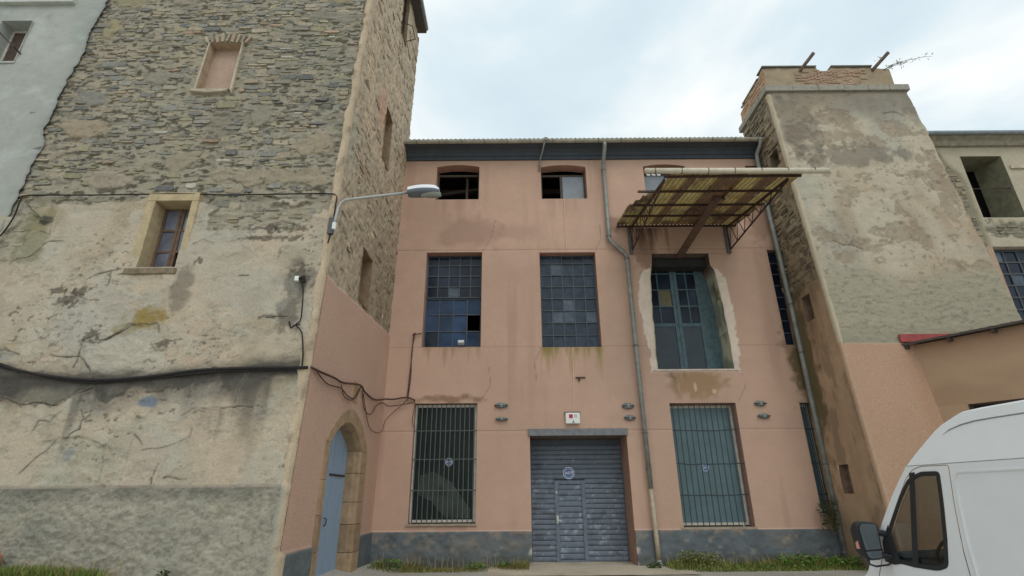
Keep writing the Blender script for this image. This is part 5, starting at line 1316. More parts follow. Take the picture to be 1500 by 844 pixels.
for i, (xa, xb, col_, cut) in enumerate(strips):
    col_ = YEL * .75 if i == 0 else col_
    def fsh(U, V):
        Y_ = D - .03 - V * (D - CYF - .03)
        if i == 0: Y_ = D - .03 - V * (D - CYF - .03) * (.45 + .42 * np.clip((U - 3.22) / .53, 0, 1) ** 1.3 + .05 * fbm(U * 9, U * 0, 291, 3))
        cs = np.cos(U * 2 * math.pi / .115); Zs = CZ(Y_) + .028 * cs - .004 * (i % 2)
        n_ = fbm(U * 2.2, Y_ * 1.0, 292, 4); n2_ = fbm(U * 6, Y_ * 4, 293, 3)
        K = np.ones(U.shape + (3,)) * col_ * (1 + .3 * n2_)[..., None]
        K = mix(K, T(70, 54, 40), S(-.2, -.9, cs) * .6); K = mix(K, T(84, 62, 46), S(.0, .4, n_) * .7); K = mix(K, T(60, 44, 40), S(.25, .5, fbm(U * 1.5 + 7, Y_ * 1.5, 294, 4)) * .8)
        K = mix(K, T(120, 92, 50), S(.25, .5, fbm(U * 3, Y_ * 2 + 9, 295, 3)) * .6)
        K = mix(K, T(150, 148, 132), S(.03, .0, np.abs(n2_ - .5)) * .5)
        return np.stack([U, Y_, Zs], -1), K
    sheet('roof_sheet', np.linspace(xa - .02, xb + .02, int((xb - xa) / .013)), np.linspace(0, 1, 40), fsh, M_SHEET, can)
for y in (D - .08, 13.2, 12.35, 11.4, 10.5):
    mb = MB(); z = CZ(y) - .055
    xl = 3.2 if y > 12 else (3.15 if y > 11 else 3.6)
    if y < 11: xl = 3.6
    if 11 < y < 12: xl = 3.2
    mb.beam((xl, y, z), (6.84, y, z), .045, .05); mb.build('purlin', M_IRON, can)
for xt in (3.62, 6.55):
    ch = MB()
    y0, y1 = D - .05, 10.55
    ch.beam((xt, y0, CZ(y0) - .11), (xt, y1, CZ(y1) - .11), .04, .05)
    lo0 = (xt, D - .08, 8.42); lo1 = (xt, y1, CZ(y1) - .13)
    ch.beam(lo0, lo1, .03, .038)
    n = 7; P0 = Vector(lo0); P1 = Vector(lo1)
    for i in range(n):
        t0, t1 = i / n, (i + 1) / n
        lo = P0.lerp(P1, t0); yu = y0 + (y1 - y0) * (t0 + .5 / n); upp = Vector((xt, yu, CZ(yu) - .11)); lo2 = P0.lerp(P1, t1)
        ch.beam(lo, upp, .016, .016); ch.beam(upp, lo2, .016, .016)
    ch.beam((xt, y0 - .02, CZ(y0) - .1), (xt, y0 - .02, 8.42), .03, .04, (0, 1, 0))
    tt = ch.build('truss', M_IRON, can)
    MB().box((xt - .09, D - .07, 8.3), (xt + .02, D - .012, 9.2)).build('wall_plate', mat('grey_wall_plate', T(84, 82, 82), .7, var=.3), can)
gt = MB(); gyf = CYF - .06; gzf = CZ(gyf) + .02
gt.tube([(3.13, gyf, gzf + .02), (5.0, gyf, gzf + .005), (7.42, gyf, gzf - .01)], .068, 12)
for x in np.arange(3.35, 7.3, .62): gt.tube([(x, gyf, gzf + .01), (x + .018, gyf, gzf + .01)], .075, 12, 1)
gt.build('gutter', [mat('pale_plastic_pipe', T(178, 168, 148), .5, var=.15, vscale=6), mat('gutter_joint')], can, smooth=True)
gs = MB(); 
for i in range(3): gs.tube([(3.16 + .12 * i, gyf + .01, gzf - .08), (3.24 + .12 * i, gyf, gzf - .1)], .02, 6)
gs.build('clip', mat('white_clip', T(215, 215, 210), .5), can)
MB().beam((4.98, D - .02, 8.18), (5.35, 11.75, 8.78), .22, .05).build('plank', mat('brown_board', T(84, 64, 52), .8, var=.25, vscale=7, stretch=(.3, .3, 3)), can)
pst = MB(); pst.beam((5.28, 11.8, 8.7), (5.28, 11.8, CZ(11.8) - .03), .05, .05, (0, 1, 0)); pst.beam((5.5, 11.75, 8.7), (5.5, 11.75, CZ(11.75) - .03), .05, .05, (0, 1, 0)); pst.build('hanger', M_IRON, can)

# ================================================================== STREET LAMP
lamp = thing('street_lamp', 'grey cobra head street lamp on a bent arm at the left tower corner', 'street lamp', (-3.45, 8.95, 6.5))
mb = MB(); mb.box((-3.52, 8.86, 6.28), (-3.42, 8.94, 6.62)); mb.build('wall_bracket', mat('lamp_bracket', T(70, 72, 72), .6), lamp)
mb = MB(); arm = [(-3.40, 8.86, 6.42), (-3.39, 8.86, 6.62), (-3.37, 8.87, 6.84), (-3.33, 8.88, 6.95), (-3.26, 8.89, 7.02), (-3.14, 8.9, 7.05), (-2.05, 8.98, 7.24)]
mb.tube(arm, .026, 10); mb.build('arm', mat('galvanised_steel', T(150, 150, 144), .5, metal=.3, var=.15), lamp, smooth=True)
MB().tube([(-3.40, 8.86, 6.36), (-3.40, 8.86, 6.5)], .04, 10).build('collar', mat('white_collar', T(196, 196, 190), .6), lamp)
hx0, hx1, hy, hz = -2.06, -1.44, 9.0, 7.25
def lamp_half(up):
    mb = MB(); secs = []
    for i in range(9):
        t = i / 8; x = hx0 + (hx1 - hx0) * t
        wd = .075 + .075 * math.sin(math.pi * min(1, .15 + t * .75)) if t < .98 else .06
        hh = (.055 + .03 * math.sin(math.pi * (.2 + .6 * t))) * (1.25 if up else .95) * (1 if t < .95 else .6)
        sq = lambda v: math.copysign(abs(v) ** .55, v)
        secs.append([(x, hy + wd * sq(math.cos(math.pi * k / 8)), hz + .06 * t - .03 * t * t + (hh if up else -hh) * sq(math.sin(math.pi * k / 8))) for k in range(9)])
    vs = [p for s_ in secs for p in s_]; fs = []
    for i in range(8):
        for k in range(8):
            q = (i * 9 + k, i * 9 + k + 1, (i + 1) * 9 + k + 1, (i + 1) * 9 + k); fs.append(q if up else q[::-1])
    fs += [tuple(range(9)), tuple(range(72, 81))[::-1]]
    return mb.add(vs, fs)
lamp_half(True).build('housing', mat('white_lamp_top', T(226, 228, 230), .45), lamp, smooth=True)
lamp_half(False).build('underside', mat('grey_lamp_body', T(92, 98, 106), .5, var=.1), lamp, smooth=True)
gl = MB(); secs = []
for i in range(7):
    t = i / 6; x = hx0 + .26 + .4 * t; wd = .1 * math.sin(math.pi * (.12 + .76 * t)); hh = .105 + .03 * math.sin(math.pi * (.1 + .8 * t))
    secs.append([(x, hy + wd * math.cos(math.pi * k / 6), hz + .02 - .05 - hh * .62 * math.sin(math.pi * k / 6)) for k in range(7)])
vs = [p for s_ in secs for p in s_]; fs = [(i * 7 + k + 1, i * 7 + k, (i + 1) * 7 + k, (i + 1) * 7 + k + 1) for i in range(6) for k in range(6)]
gl.add(vs, fs); gl.build('lens', mat('lamp_lens', T(120, 122, 112), .25, spec=.8), lamp, smooth=True)

# ================================================================== WALL ITEMS
# oval wall plates
def oval(x, z, rx, rz):
    mb = MB(); n = 24; rings = [(1.0, 0.0), (1.0, .02), (.9, .045), (.6, .07), (.2, .08)]
    vs = []; fs = []
    for s_, h in rings:
        for k in range(n):
            a_ = 2 * math.pi * k / n; vs.append((rx * s_ * math.cos(a_), -h, rz * s_ * math.sin(a_)))
    for i in range(len(rings) - 1):
        for k in range(n): fs.append((i * n + k, i * n + (k + 1) % n, (i + 1) * n + (k + 1) % n, (i + 1) * n + k))
    fs.append(tuple(range((len(rings) - 1) * n, len(rings) * n)))
    return mb.add(vs, fs)
M_OV = mat('grey_cast_plate', T(104, 108, 106), .6, var=.25, vscale=12)
spots = [(-.31, 3.86, .18, .075, 'upper oval wall plate right of the left barred window'), (-.30, 3.50, .165, .055, 'lower thin oval wall plate right of the left barred window'),
         (3.08, 3.82, .16, .085, 'upper oval wall plate left of the straight downpipe'), (3.10, 3.51, .15, .075, 'lower oval wall plate left of the straight downpipe'),
         (6.62, 3.86, .16, .075, 'upper oval wall plate between the two right barred windows'), (6.66, 3.53, .165, .07, 'lower oval wall plate between the two right barred windows')]
for i, (x, z, rx, rz, lab) in enumerate(spots):
    t = thing('wall_plate', 'grey ' + lab, 'wall plate', (x, D - .006, z), 'oval wall plates on the pink wall')
    o = oval(x, z, rx, rz).build('disc', M_OV, None, smooth=True); o.parent = t
    o = MB().box((-rx * 1.02, -.085, -.012), (rx * 1.02, -.03, .004)).build('slot_bar', mat('dark_slot', T(44, 44, 44), .7), None); o.parent = t
    o = MB().box((-.022, -.105, -rz * .62), (.022, -.06, rz * .5)).build('boss', mat('boss_metal', T(128, 130, 126), .5), None, bevel=.006); o.parent = t
# alarm box
al = thing('alarm_box', 'white alarm box with a red square light above the roller door', 'alarm', (1.58, D, 3.5))
MB().box((1.39, D - .12, 3.36), (1.77, D - .01, 3.64)).build('case', mat('white_plastic', T(205, 202, 192), .5, var=.05), al, bevel=.02)
MB().box((1.37, D - .05, 3.60), (1.79, D - .005, 3.68)).build('backplate', mat('grey_backplate', T(92, 90, 86), .7), al, bevel=.01)
MB().box((1.48, D - .135, 3.50), (1.58, D - .119, 3.60)).build('red_light', mat('red_lens', T(160, 24, 48), .3), al, bevel=.012)
mb = MB()
for k in range(3): mb.box((1.62, D - .124, 3.52 + k * .026), (1.69, D - .119, 3.538 + k * .026))
mb.build('printed_lines', mat('grey_print', T(150, 150, 150), .6), al)
MB().prism([(1.555, 3.38), (1.625, 3.38), (1.59, 3.46)], lambda p, q: (p, D - .1235, q), lambda p, q: (p, D - .119, q)).build('triangle_mark', mat('grey_mark', T(112, 118, 128), .6), al)

# round security stickers, lettering as on the photo
def sticker(x, y, z, r, lab):
    t = thing('sticker', lab, 'sticker', (x, y, z), 'round security stickers')
    n = 8
    def ngon(rad, yy, k0=math.pi / 8): return [(rad * math.cos(2 * math.pi * k / n + k0), yy, rad * math.sin(2 * math.pi * k / n + k0)) for k in range(n)]
    for nm, r0, r1, yy, m in (('white_ring', r, r * .9, -.002, mat('sticker_white', T(196, 204, 214), .5)), ('blue_face', r * .9, 0, -.002, mat('sticker_blue', T(64, 84, 132), .5)), ('inner_ring', r * .72, r * .66, -.004, mat('sticker_white'))):
        mb = MB()
        if r1 > 0: mb.add(ngon(r0, yy) + ngon(r1, yy), [(k, (k + 1) % n, (k + 1) % n + n, k + n) for k in range(n)])
        else: mb.add(ngon(r0, yy), [tuple(range(n))])
        o = mb.build(nm, m); o.parent = t
    cu = bpy.data.curves.new('lettering', 'FONT'); cu.body = 'ADT'; cu.size = r * .62; cu.align_x = 'CENTER'; cu.align_y = 'CENTER'; cu.shear = .25; cu.offset = r * .012
    to = bpy.data.objects.new('tmp', cu); C.objects.link(to)
    dg = bpy.context.evaluated_depsgraph_get(); me = bpy.data.meshes.new_from_object(to.evaluated_get(dg)); bpy.data.objects.remove(to)
    me.materials.clear(); me.materials.append(mat('sticker_white'))
    o = bpy.data.objects.new('lettering', me); C.objects.link(o); o.parent = t; o.rotation_euler = (math.pi / 2, 0, 0); o.location = (0, -.006, 0)
    mb = MB(); mb.box((-r * .3, -.003, -r * 1.2), (r * .3, -.001, -r * 1.02)); o = mb.build('caption_strip', mat('sticker_blue')); o.parent = t
sticker(1.50, D + .845, 2.17, .16, 'round blue and white security sticker on the roller door')
sticker(-1.68, D + .158, 2.44, .105, 'round blue security sticker on the left barred window')
sticker(5.05, D + .338, 2.26, .10, 'round blue security sticker on the green sheeted window')

# floodlight on the sill of the first steel window
fl = thing('floodlight', 'small grey floodlight on the sill of the blue paned window', 'floodlight', (-1.45, D, 5.5))
MB().box((-1.54, D - .05, 5.52), (-1.34, D + .06, 5.68)).build('housing', mat('grey_flood', T(96, 100, 104), .5), fl, bevel=.02)
MB().box((-1.52, D - .056, 5.6), (-1.36, D - .049, 5.67)).build('lens', mat('pale_lens', T(190, 192, 188), .3), fl)
MB().box((-1.46, D + .0, 5.49), (-1.42, D + .04, 5.52)).build('foot', M_BARD, fl)
# swan neck bracket under the gutter
br = thing('wall_bracket', 'bent grey pipe bracket hanging off the gutter above the second upper window', 'bracket', (1.0, D, 11.6))
mb = MB(); mb.tube([(.90, D - .03, 11.25), (.91, D - .04, 11.5), (.93, D - .14, 11.62), (1.0, D - .42, 11.74), (1.05, D - .58, 11.92), (1.09, D - .62, 12.02)], .024, 8); mb.build('pipe', M_PIPE, br, smooth=True)
mb = MB(); mb.box((1.05, D - .66, 11.98), (1.15, D - .6, 12.1)); mb.build('clamp', mat('rusty_clamp', T(120, 110, 100), .7), br, bevel=.01)
# tie hook by the conduit
hk = thing('wall_hook', 'small iron tie fixed to the pink wall left of the straight conduit', 'hook', (1.75, D, 4.6))
mb = MB(); mb.box((1.72, D - .04, 4.58), (1.98, D - .01, 4.61)); mb.box((1.79, D - .06, 4.5), (1.83, D - .01, 4.58)); mb.build('iron_tie', M_IRON, hk)
hk['label'] = 'small iron tie fixed to the pink wall right of the thin conduit'

# conduits
cd = MB(); cd.tube([(1.66, D - .015, 10.25), (1.645, D - .015, 9.3), (1.65, D - .015, 8.5)], .011, 6); tag(cd.build('conduit', mat('pale_conduit', T(196, 168, 150), .6)), 'thin pale conduit running down from the shuttered upper window', 'conduit')
cd = MB(); cd.tube([(1.68, D - .015, 5.44), (1.66, D - .015, 4.5), (1.62, D - .015, 3.66)], .011, 6); tag(cd.build('conduit', mat('pale_conduit')), 'thin pale conduit dropping to the white alarm box', 'conduit')

# cables
def cable(name, paths, lab, m):
    mb = MB()
    for pts, r in paths:
        # smooth the path a little
        P = [Vector(p) for p in pts]; Q = []
        for i in range(len(P) - 1):
            p0, p1, p2, p3 = P[max(i - 1, 0)], P[i], P[i + 1], P[min(i + 2, len(P) - 1)]
            for k in range(5):
                t = k / 5; Q.append(.5 * ((2 * p1) + (p2 - p0) * t + (2 * p0 - 5 * p1 + 4 * p2 - p3) * t * t + (3 * p1 - p0 - 3 * p2 + p3) * t ** 3))
        Q.append(P[-1]); mb.tube(Q, r, 7)
    return tag(mb.build(name, m, smooth=True), lab, 'cable')
LF = lambda x, z, h=.1: (x, LTy(z) - h, z)
cable('cable', [([LF(-9.9, 4.02), LF(-8.89, 3.79), LF(-8.35, 3.63), LF(-7.6, 3.51), LF(-6.89, 3.47), LF(-6.09, 3.53), LF(-5.3, 3.63), LF(-4.36, 3.66), LF(-3.75, 3.66), (-3.5, LTy(3.66) - .07, 3.67)], .027),
                ([LF(-9.9, 3.98, .09), LF(-8.7, 3.7, .09), LF(-7.4, 3.45, .09), LF(-6.5, 3.46, .09), LF(-5, 3.6, .09), LF(-3.7, 3.63, .09)], .016)], 'thick black cable sagging across the plaster of the left tower', M_CABLE)
cable('cable', [([LF(-9.9, 6.2, .12), LF(-9.76, 6.3, .1), LF(-9.67, 6.7, .1), LF(-9.68, 7.1, .1), LF(-9.6, 7.21, .09), LF(-8.5, 7.22, .07), LF(-7.5, 7.22, .08), LF(-6.6, 7.22, .09), LF(-5.6, 7.2, .07), LF(-4.76, 7.2, .08), LF(-3.7, 7.2, .09), (-3.48, 8.97, 7.17), (-3.45, 8.93, 6.95), (-3.45, 8.92, 6.6), (-3.47, 8.92, 6.3), (-3.49, 8.9, 6.1)], .014)], 'thin dark cable along the tower ledge line to the street lamp', M_CABLE)
SD = lambda y, z, h=.1: (LTx(z) + h, y, z)
cable('cable', [([SD(8.8, 3.67, .08), SD(9.2, 3.68), SD(9.9, 3.72, .12), SD(10.5, 3.75), SD(11.6, 3.92, .12), SD(12.1, 3.86), SD(13.0, 3.84), SD(14.0, 4.02, .14), (-3.2, 14.1, 4.03), (-2.85, 14.13, 4.08), (-2.62, 14.13, 4.0)], .022),
                ([SD(9.0, 3.65), SD(9.6, 3.55), SD(10.4, 3.62), SD(10.9, 3.1 + .45), SD(11.4, 3.6), SD(11.75, 3.9)], .013),
                ([SD(10.4, 3.68), SD(10.7, 3.5), SD(11.3, 3.55), SD(11.7, 3.88)], .01),
                ([SD(11.9, 3.85), SD(12.2, 3.5), SD(12.8, 3.45), SD(13.3, 3.75), SD(13.9, 3.9), (-3.3, 14.1, 3.85), (-2.9, 14.12, 3.9), (-2.68, 14.12, 3.95)], .012),
                ([SD(12.0, 3.8), SD(12.7, 3.2), SD(13.4, 3.1), SD(14.0, 3.2, .12), (-3.35, 14.1, 3.5), (-3.0, 14.12, 3.85), (-2.8, 14.12, 4.05)], .009),
                ([(-2.66, 14.13, 4.0), (-2.62, 14.13, 3.9), (-2.66, 14.13, 3.5), (-2.62, 14.13, 3.3)], .009)], 'tangle of brown cables looping over the arched blue door', M_CABLEB)
cable('cable', [([(-2.84, 14.14, 4.06), (-2.82, 14.15, 4.5), (-2.79, 14.14, 5.2), (-2.77, 14.14, 5.75), (-2.72, 14.14, 5.84), (-2.55, 14.16, 5.88)], .014), ([(-2.82, 14.14, 4.06), (-2.78, 14.15, 4.7), (-2.80, 14.14, 5.3), (-2.75, 14.14, 5.78)], .012), ([(-2.79, 14.12, 5.8), (-2.72, 14.12, 5.87)], .035)], 'pair of dark cables climbing to the blue paned window', M_CABLEB)
cable('cable', [([LF(-3.9, 5.33), LF(-3.82, 5.2), LF(-3.78, 4.98), LF(-3.75, 4.54), LF(-3.82, 4.44), LF(-3.7, 4.29, .08), LF(-3.62, 3.9, .08), LF(-3.6, 3.7, .09)], .012), ([LF(-3.95, 4.5), LF(-3.9, 4.38), LF(-3.85, 4.42), LF(-3.75, 4.45)], .014)], 'broken wire hanging by the tower corner below the lamp', M_CABLE)
jb = thing('cable_fitting', 'broken white and black cable fitting on the left tower plaster', 'fitting', LF(-3.88, 5.35))
MB().box((-3.98, LTy(5.3) - .14, 5.28), (-3.9, LTy(5.3) - .05, 5.38)).build('white_cap', mat('white_plastic'), jb, bevel=.015)
MB().tube([(-3.9, LTy(5.3) - .1, 5.33), (-3.82, LTy(5.3) - .12, 5.36), (-3.8, LTy(5.3) - .1, 5.26)], .035, 8).build('black_plug', M_CABLE, jb)
# terracotta block bottom left
tb = thing('terracotta_block', 'broken orange terracotta block in the grass at lower left', 'block', (-7.75, 8.45, .5))
mb = MB(); mb.box((-7.95, 8.4, .55), (-7.52, 8.6, .86)); mb.build('clay_body', mat('terracotta', T(150, 104, 80), .9, var=.3, vscale=8, bump=.4), tb, bevel=.02)
MB().box((-7.9, 8.39, .58), (-7.72, 8.399, .78)).build('pale_face', mat('pale_clay', T(176, 164, 148), .9, var=.2), tb)

# ================================================================== VEGETATION
M_GR = mat('grass_blades', attr=True, rough=.8, spec=.2)
def tuft_mesh(spots, label_kind=None):
    mb = MB()
    for (x, y, z, h, k, wd) in spots:
        a_ = random.uniform(0, 6.28); ln = random.uniform(.1, .7) * h
        dx, dy_ = math.cos(a_), math.sin(a_)
        p = [(x - dy_ * wd, y + dx * wd, z), (x + dy_ * wd, y - dx * wd, z), (x + dx * ln * .4 + dy_ * wd * .7, y + dy_ * ln * .4 - dx * wd * .7, z + h * .6), (x + dx * ln * .4 - dy_ * wd * .7, y + dy_ * ln * .4 + dx * wd * .7, z + h * .6), (x + dx * ln, y + dy_ * ln, z + h * .95)]
        mb.add(p, [(0, 1, 2, 3), (3, 2, 4)], 0, k)
    return mb
GC = [T(82, 104, 44), T(104, 122, 56), T(66, 88, 38), T(120, 126, 66), T(126, 112, 72), T(90, 114, 46)]
def grass(name, x0, x1, y0, y1, n, hfun, dry, seed):
    r = random.Random(seed); sp = []
    for i in range(n):
        x = r.uniform(x0, x1); y = r.uniform(y0, y1)
        dens = .5 + .9 * float(fbm(np.array([x * 1.4]), np.array([y * 1.4]), seed, 3)[0])
        if r.random() > dens: continue
        h = hfun(x, y) * r.uniform(.4, 1.1)
        if h < .015: continue
        k = GC[r.randrange(6)] if r.random() > dry else T(128, 108, 76)
        sp.append((x, y, float(gz(x, y)) - .01, h, k * r.uniform(.7, 1.2), r.uniform(.004, .012)))
    for i in range(n // 60):
        x = r.uniform(x0, x1); y = r.uniform(y0 + (y1 - y0) * .4, y1); sp.append((x, y, float(gz(x, y)) - .01, r.uniform(.2, .42), T(150, 132, 90) * r.uniform(.7, 1.1), .005))
    o = tuft_mesh(sp).build(name, M_GR); return tag(o, kind='stuff')
o = grass('grass', -3.35, .35, 13.4, 14.12, 9000, lambda x, y: .06 + .17 * max(0, math.sin(x * 2.1 + 1)) * (y > 13.65), .45, 301); o['label'] = 'thin dry weeds along the foot of the pink wall left of the door'; o['category'] = 'weeds'
o = grass('grass', 3.6, 8.1, 13.2, 14.14, 16000, lambda x, y: (.13 + .22 * math.exp(-((x - 4.4) / .5) ** 2) + .14 * math.exp(-((x - 7.0) / .9) ** 2)) * min(1, (y - 13.0) * 1.6), .12, 302); o['label'] = 'green weeds growing at the wall foot right of the door'; o['category'] = 'weeds'
o = grass('grass', -7.9, -5.7, 8.1, 8.66, 9000, lambda x, y: .28 - .04 * abs(x + 7), .08, 303); o['label'] = 'green grass at the foot of the left tower'; o['category'] = 'grass'
def leafy(name, x, y, z, r, h, n, lab, kcol, seed, cat='plant'):
    t = thing(name, lab, cat, (x, y, z)); rr = random.Random(seed); st_ = MB(); lf = MB()
    for s_ in range(max(4, n // 26)):
        a_ = rr.uniform(0, 6.28); q = Vector((x + math.cos(a_) * r * rr.uniform(.1, .8), y + math.sin(a_) * r * .5 * rr.uniform(.1, .8), z + h * rr.uniform(.45, 1)))
        st_.tube([(x, y, z - .02), (x + (q.x - x) * .4, y + (q.y - y) * .4, z + (q.z - z) * .6), q], [.008, .006, .003], 5)
    for i in range(n):
        a_ = rr.uniform(0, 6.28); u = rr.random() ** .5; zz_ = z + h * rr.random() ** .8
        p = Vector((x + math.cos(a_) * r * u, y + math.sin(a_) * r * u * .5, zz_)); s2 = rr.uniform(.02, .05)
        b_ = rr.uniform(0, 6.28); el = rr.uniform(-.7, .6); d_ = Vector((math.cos(b_) * math.cos(el), math.sin(b_) * math.cos(el), math.sin(el))); nn = d_.cross(Vector((rr.uniform(-1, 1), rr.uniform(-1, 1), 1))).normalized()
        lf.add([p, p + d_ * s2 + nn * s2 * .5, p + d_ * s2 * 2, p + d_ * s2 - nn * s2 * .5], [(0, 1, 2, 3)], 0, kcol * rr.uniform(.6, 1.3))
    st_.build('stem', mat('weed_stem', T(84, 80, 48), .9), t); lf.build('foliage', M_GR, t)
leafy('ivy', 7.72, 13.95, .78, .26, .66, 420, 'dark straggly ivy under the narrow barred window', T(70, 76, 50), 1)
leafy('weed', 4.35, 13.7, 0, .5, .36, 420, 'bushy brown green weed right of the downpipe foot', T(108, 112, 60), 2, 'weed')
leafy('weed', 3.3, 13.75, 0, .18, .12, 90, 'small dark weed left of the downpipe foot', T(62, 76, 38), 3, 'weed')
leafy('weed', -.25, 13.9, 0.0, .16, .16, 80, 'small green weed left of the roller door', T(78, 108, 44), 4, 'weed')
leafy('weed', -.9, 13.85, 0.0, .3, .15, 130, 'low weed under the left barred window', T(86, 114, 48), 5, 'weed')
leafy('weed', -2.9, 13.75, 0.05, .3, .2, 150, 'leafy weed beside the arched door jamb', T(84, 112, 48), 6, 'weed')
leafy('weed', -5.05, 8.5, .5, .06, .13, 50, 'tiny sprout at the left tower foot', T(60, 84, 36), 7, 'weed')
leafy('weed', 6.6, 13.6, 0, .55, .3, 380, 'broad leafy weed patch under the two oval plates at right', T(84, 116, 44), 8, 'weed')
leafy('weed', 7.6, 13.5, 0, .4, .26, 300, 'bright green weed near the right downpipe foot', T(90, 122, 46), 9, 'weed')

# ================================================================== VAN
VS = .9
VO = Vector((4.2 * VS, 5.4 * VS)); VA = math.radians(4)
VF = Vector((-math.sin(VA), math.cos(VA))); VL = Vector((-math.cos(VA), -math.sin(VA)))   # forward, left
VW = 1.95
def vz(z): return 1.6 + (z - 1.6) * VS
def VP(s, w_, z): return (VO.x + VF.x * s * VS + VL.x * w_, VO.y + VF.y * s * VS + VL.y * w_, vz(z))
van = thing('van', 'white high roof cargo van parked at lower right, nose to the wall', 'van', (VO.x + VF.x * -1 - VL.x * 1, VO.y - 1, -.3))
M_VAN = mat('white_van_paint', T(208, 220, 213), .35, var=.03, vscale=3, spec=.5)
M_BLK = mat('black_plastic', T(30, 31, 33), .5)
M_RUB = mat('rubber', T(28, 28, 28), .9)
def glassmat(name, tint, fac):
    if name in MATS: return MATS[name]
    m = bpy.data.materials.new(name); m.use_nodes = True; t = m.node_tree; t.nodes.clear()
    o = N(t, 'ShaderNodeOutputMaterial'); mx = N(t, 'ShaderNodeMixShader'); tr = N(t, 'ShaderNodeBsdfTransparent'); tr.inputs[0].default_value = (*tint, 1); gl = N(t, 'ShaderNodeBsdfGlossy'); gl.inputs['Roughness'].default_value = .02
    mx.inputs[0].default_value = fac
    t.links.new(tr.outputs[0], mx.inputs[1]); t.links.new(gl.outputs[0], mx.inputs[2]); t.links.new(mx.outputs[0], o.inputs[0]); MATS[name] = m; return m
M_VGL = glassmat('van_glass', (.55, .60, .58), .09)
PROF = [(-4.6, 2.28), (-4.4, 2.33), (-.40, 2.32), (-.26, 2.315), (-.13, 2.27), (.02, 2.205), (.21, 2.07), (.40, 1.92), (.54, 1.80), (.79, 1.56), (1.08, 1.24), (1.35, .91), (1.48, .74), (1.8, .52), (2.15, .38), (2.3, .1), (2.34, -.25)]
def spl(P, i0, i1, k=4):
    o = [P[j] for j in range(i0)]
    for j in range(i0, i1):
        p0, p1, p2, p3 = P[max(j - 1, 0)], P[j], P[j + 1], P[min(j + 2, len(P) - 1)]
        for q in range(k):
            t = q / k; o.append(tuple(.5 * (2 * b + (c - a) * t + (2 * a - 5 * b + 4 * c - d) * t * t + (3 * b - a - 3 * c + d) * t ** 3) for a, b, c, d in zip(p0, p1, p2, p3)))
    return o + list(P[i1:])
PROF = spl(PROF, 3, 12)
I_W0, I_W1 = 3 + 3 * 4, 3 + 8 * 4
BELT = 1.865
def tum(z): return -max(0.0, z - BELT) * .20
def tess(name, outer, holes, wfun, m, parent, flip=False):
    polys = [[Vector((s, z, 0)) for s, z in outer]] + [[Vector((s, z, 0)) for s, z in h] for h in holes]
    tris = tessellate_polygon(polys); flat = [p for pl in polys for p in pl]
    vs = [VP(p.x, wfun(p.y), p.y) for p in flat]
    mb = MB(); mb.add(vs, [t[::-1] if flip else tuple(t) for t in tris]); return mb.build(name, m, parent)
def rnd_poly(pl, r=.06, n=4):
    o = []
    for i in range(len(pl)):
        p0, p1, p2 = Vector(pl[i - 1]), Vector(pl[i]), Vector(pl[(i + 1) % len(pl)])
        a_ = p1 + (p0 - p1).normalized() * min(r, (p0 - p1).length * .45); b_ = p1 + (p2 - p1).normalized() * min(r, (p2 - p1).length * .45)
        for k in range(n + 1):
            t = k / n; q = (1 - t) ** 2 * a_ + 2 * t * (1 - t) * p1 + t * t * b_; o.append((q.x, q.y))
    return o
def shrink(pl, d):
    c_ = Vector((sum(p[0] for p in pl) / len(pl), sum(p[1] for p in pl) / len(pl))); o = []
    n = len(pl)
    for i in range(n):
        p0, p1, p2 = Vector(pl[i - 1]), Vector(pl[i]), Vector(pl[(i + 1) % n])
        e1 = (p1 - p0).normalized() if (p1 - p0).length > 1e-6 else Vector((0, 0)); e2 = (p2 - p1).normalized() if (p2 - p1).length > 1e-6 else Vector((0, 0)); t_ = (e1 + e2)
        if t_.length < 1e-6: o.append(pl[i]); continue
        t_.normalize(); nn = Vector((-t_.y, t_.x))
        if nn.dot(c_ - p1) < 0: nn = -nn
        o.append((p1.x + nn.x * d, p1.y + nn.y * d))
    return o
upper = [(-4.6, BELT)] + [p for p in PROF if p[1] > BELT] + [(.475, BELT)]
lower = [(-4.6, -.25), (-4.6, BELT), (.475, BELT)] + [p for p in PROF if p[1] < BELT]
doorp = rnd_poly([(-.065, 1.855), (.0, 1.5), (.05, 1.1), (.06, .7), (.06, -.15), (1.25, -.15), (1.30, .72), (1.0, 1.2), (.74, 1.5), (.53, 1.735), (.40, 1.83), (.28, 1.858)], .03, 3)
winp = rnd_poly([(.06, 1.80), (.30, 1.805), (.50, 1.735), (.68, 1.56), (.90, 1.30), (1.06, 1.08), (1.06, .93), (.98, .905), (.72, .885), (.42, .885), (.28, .93), (.20, 1.18), (.12, 1.5)], .05, 3)
winp = winp
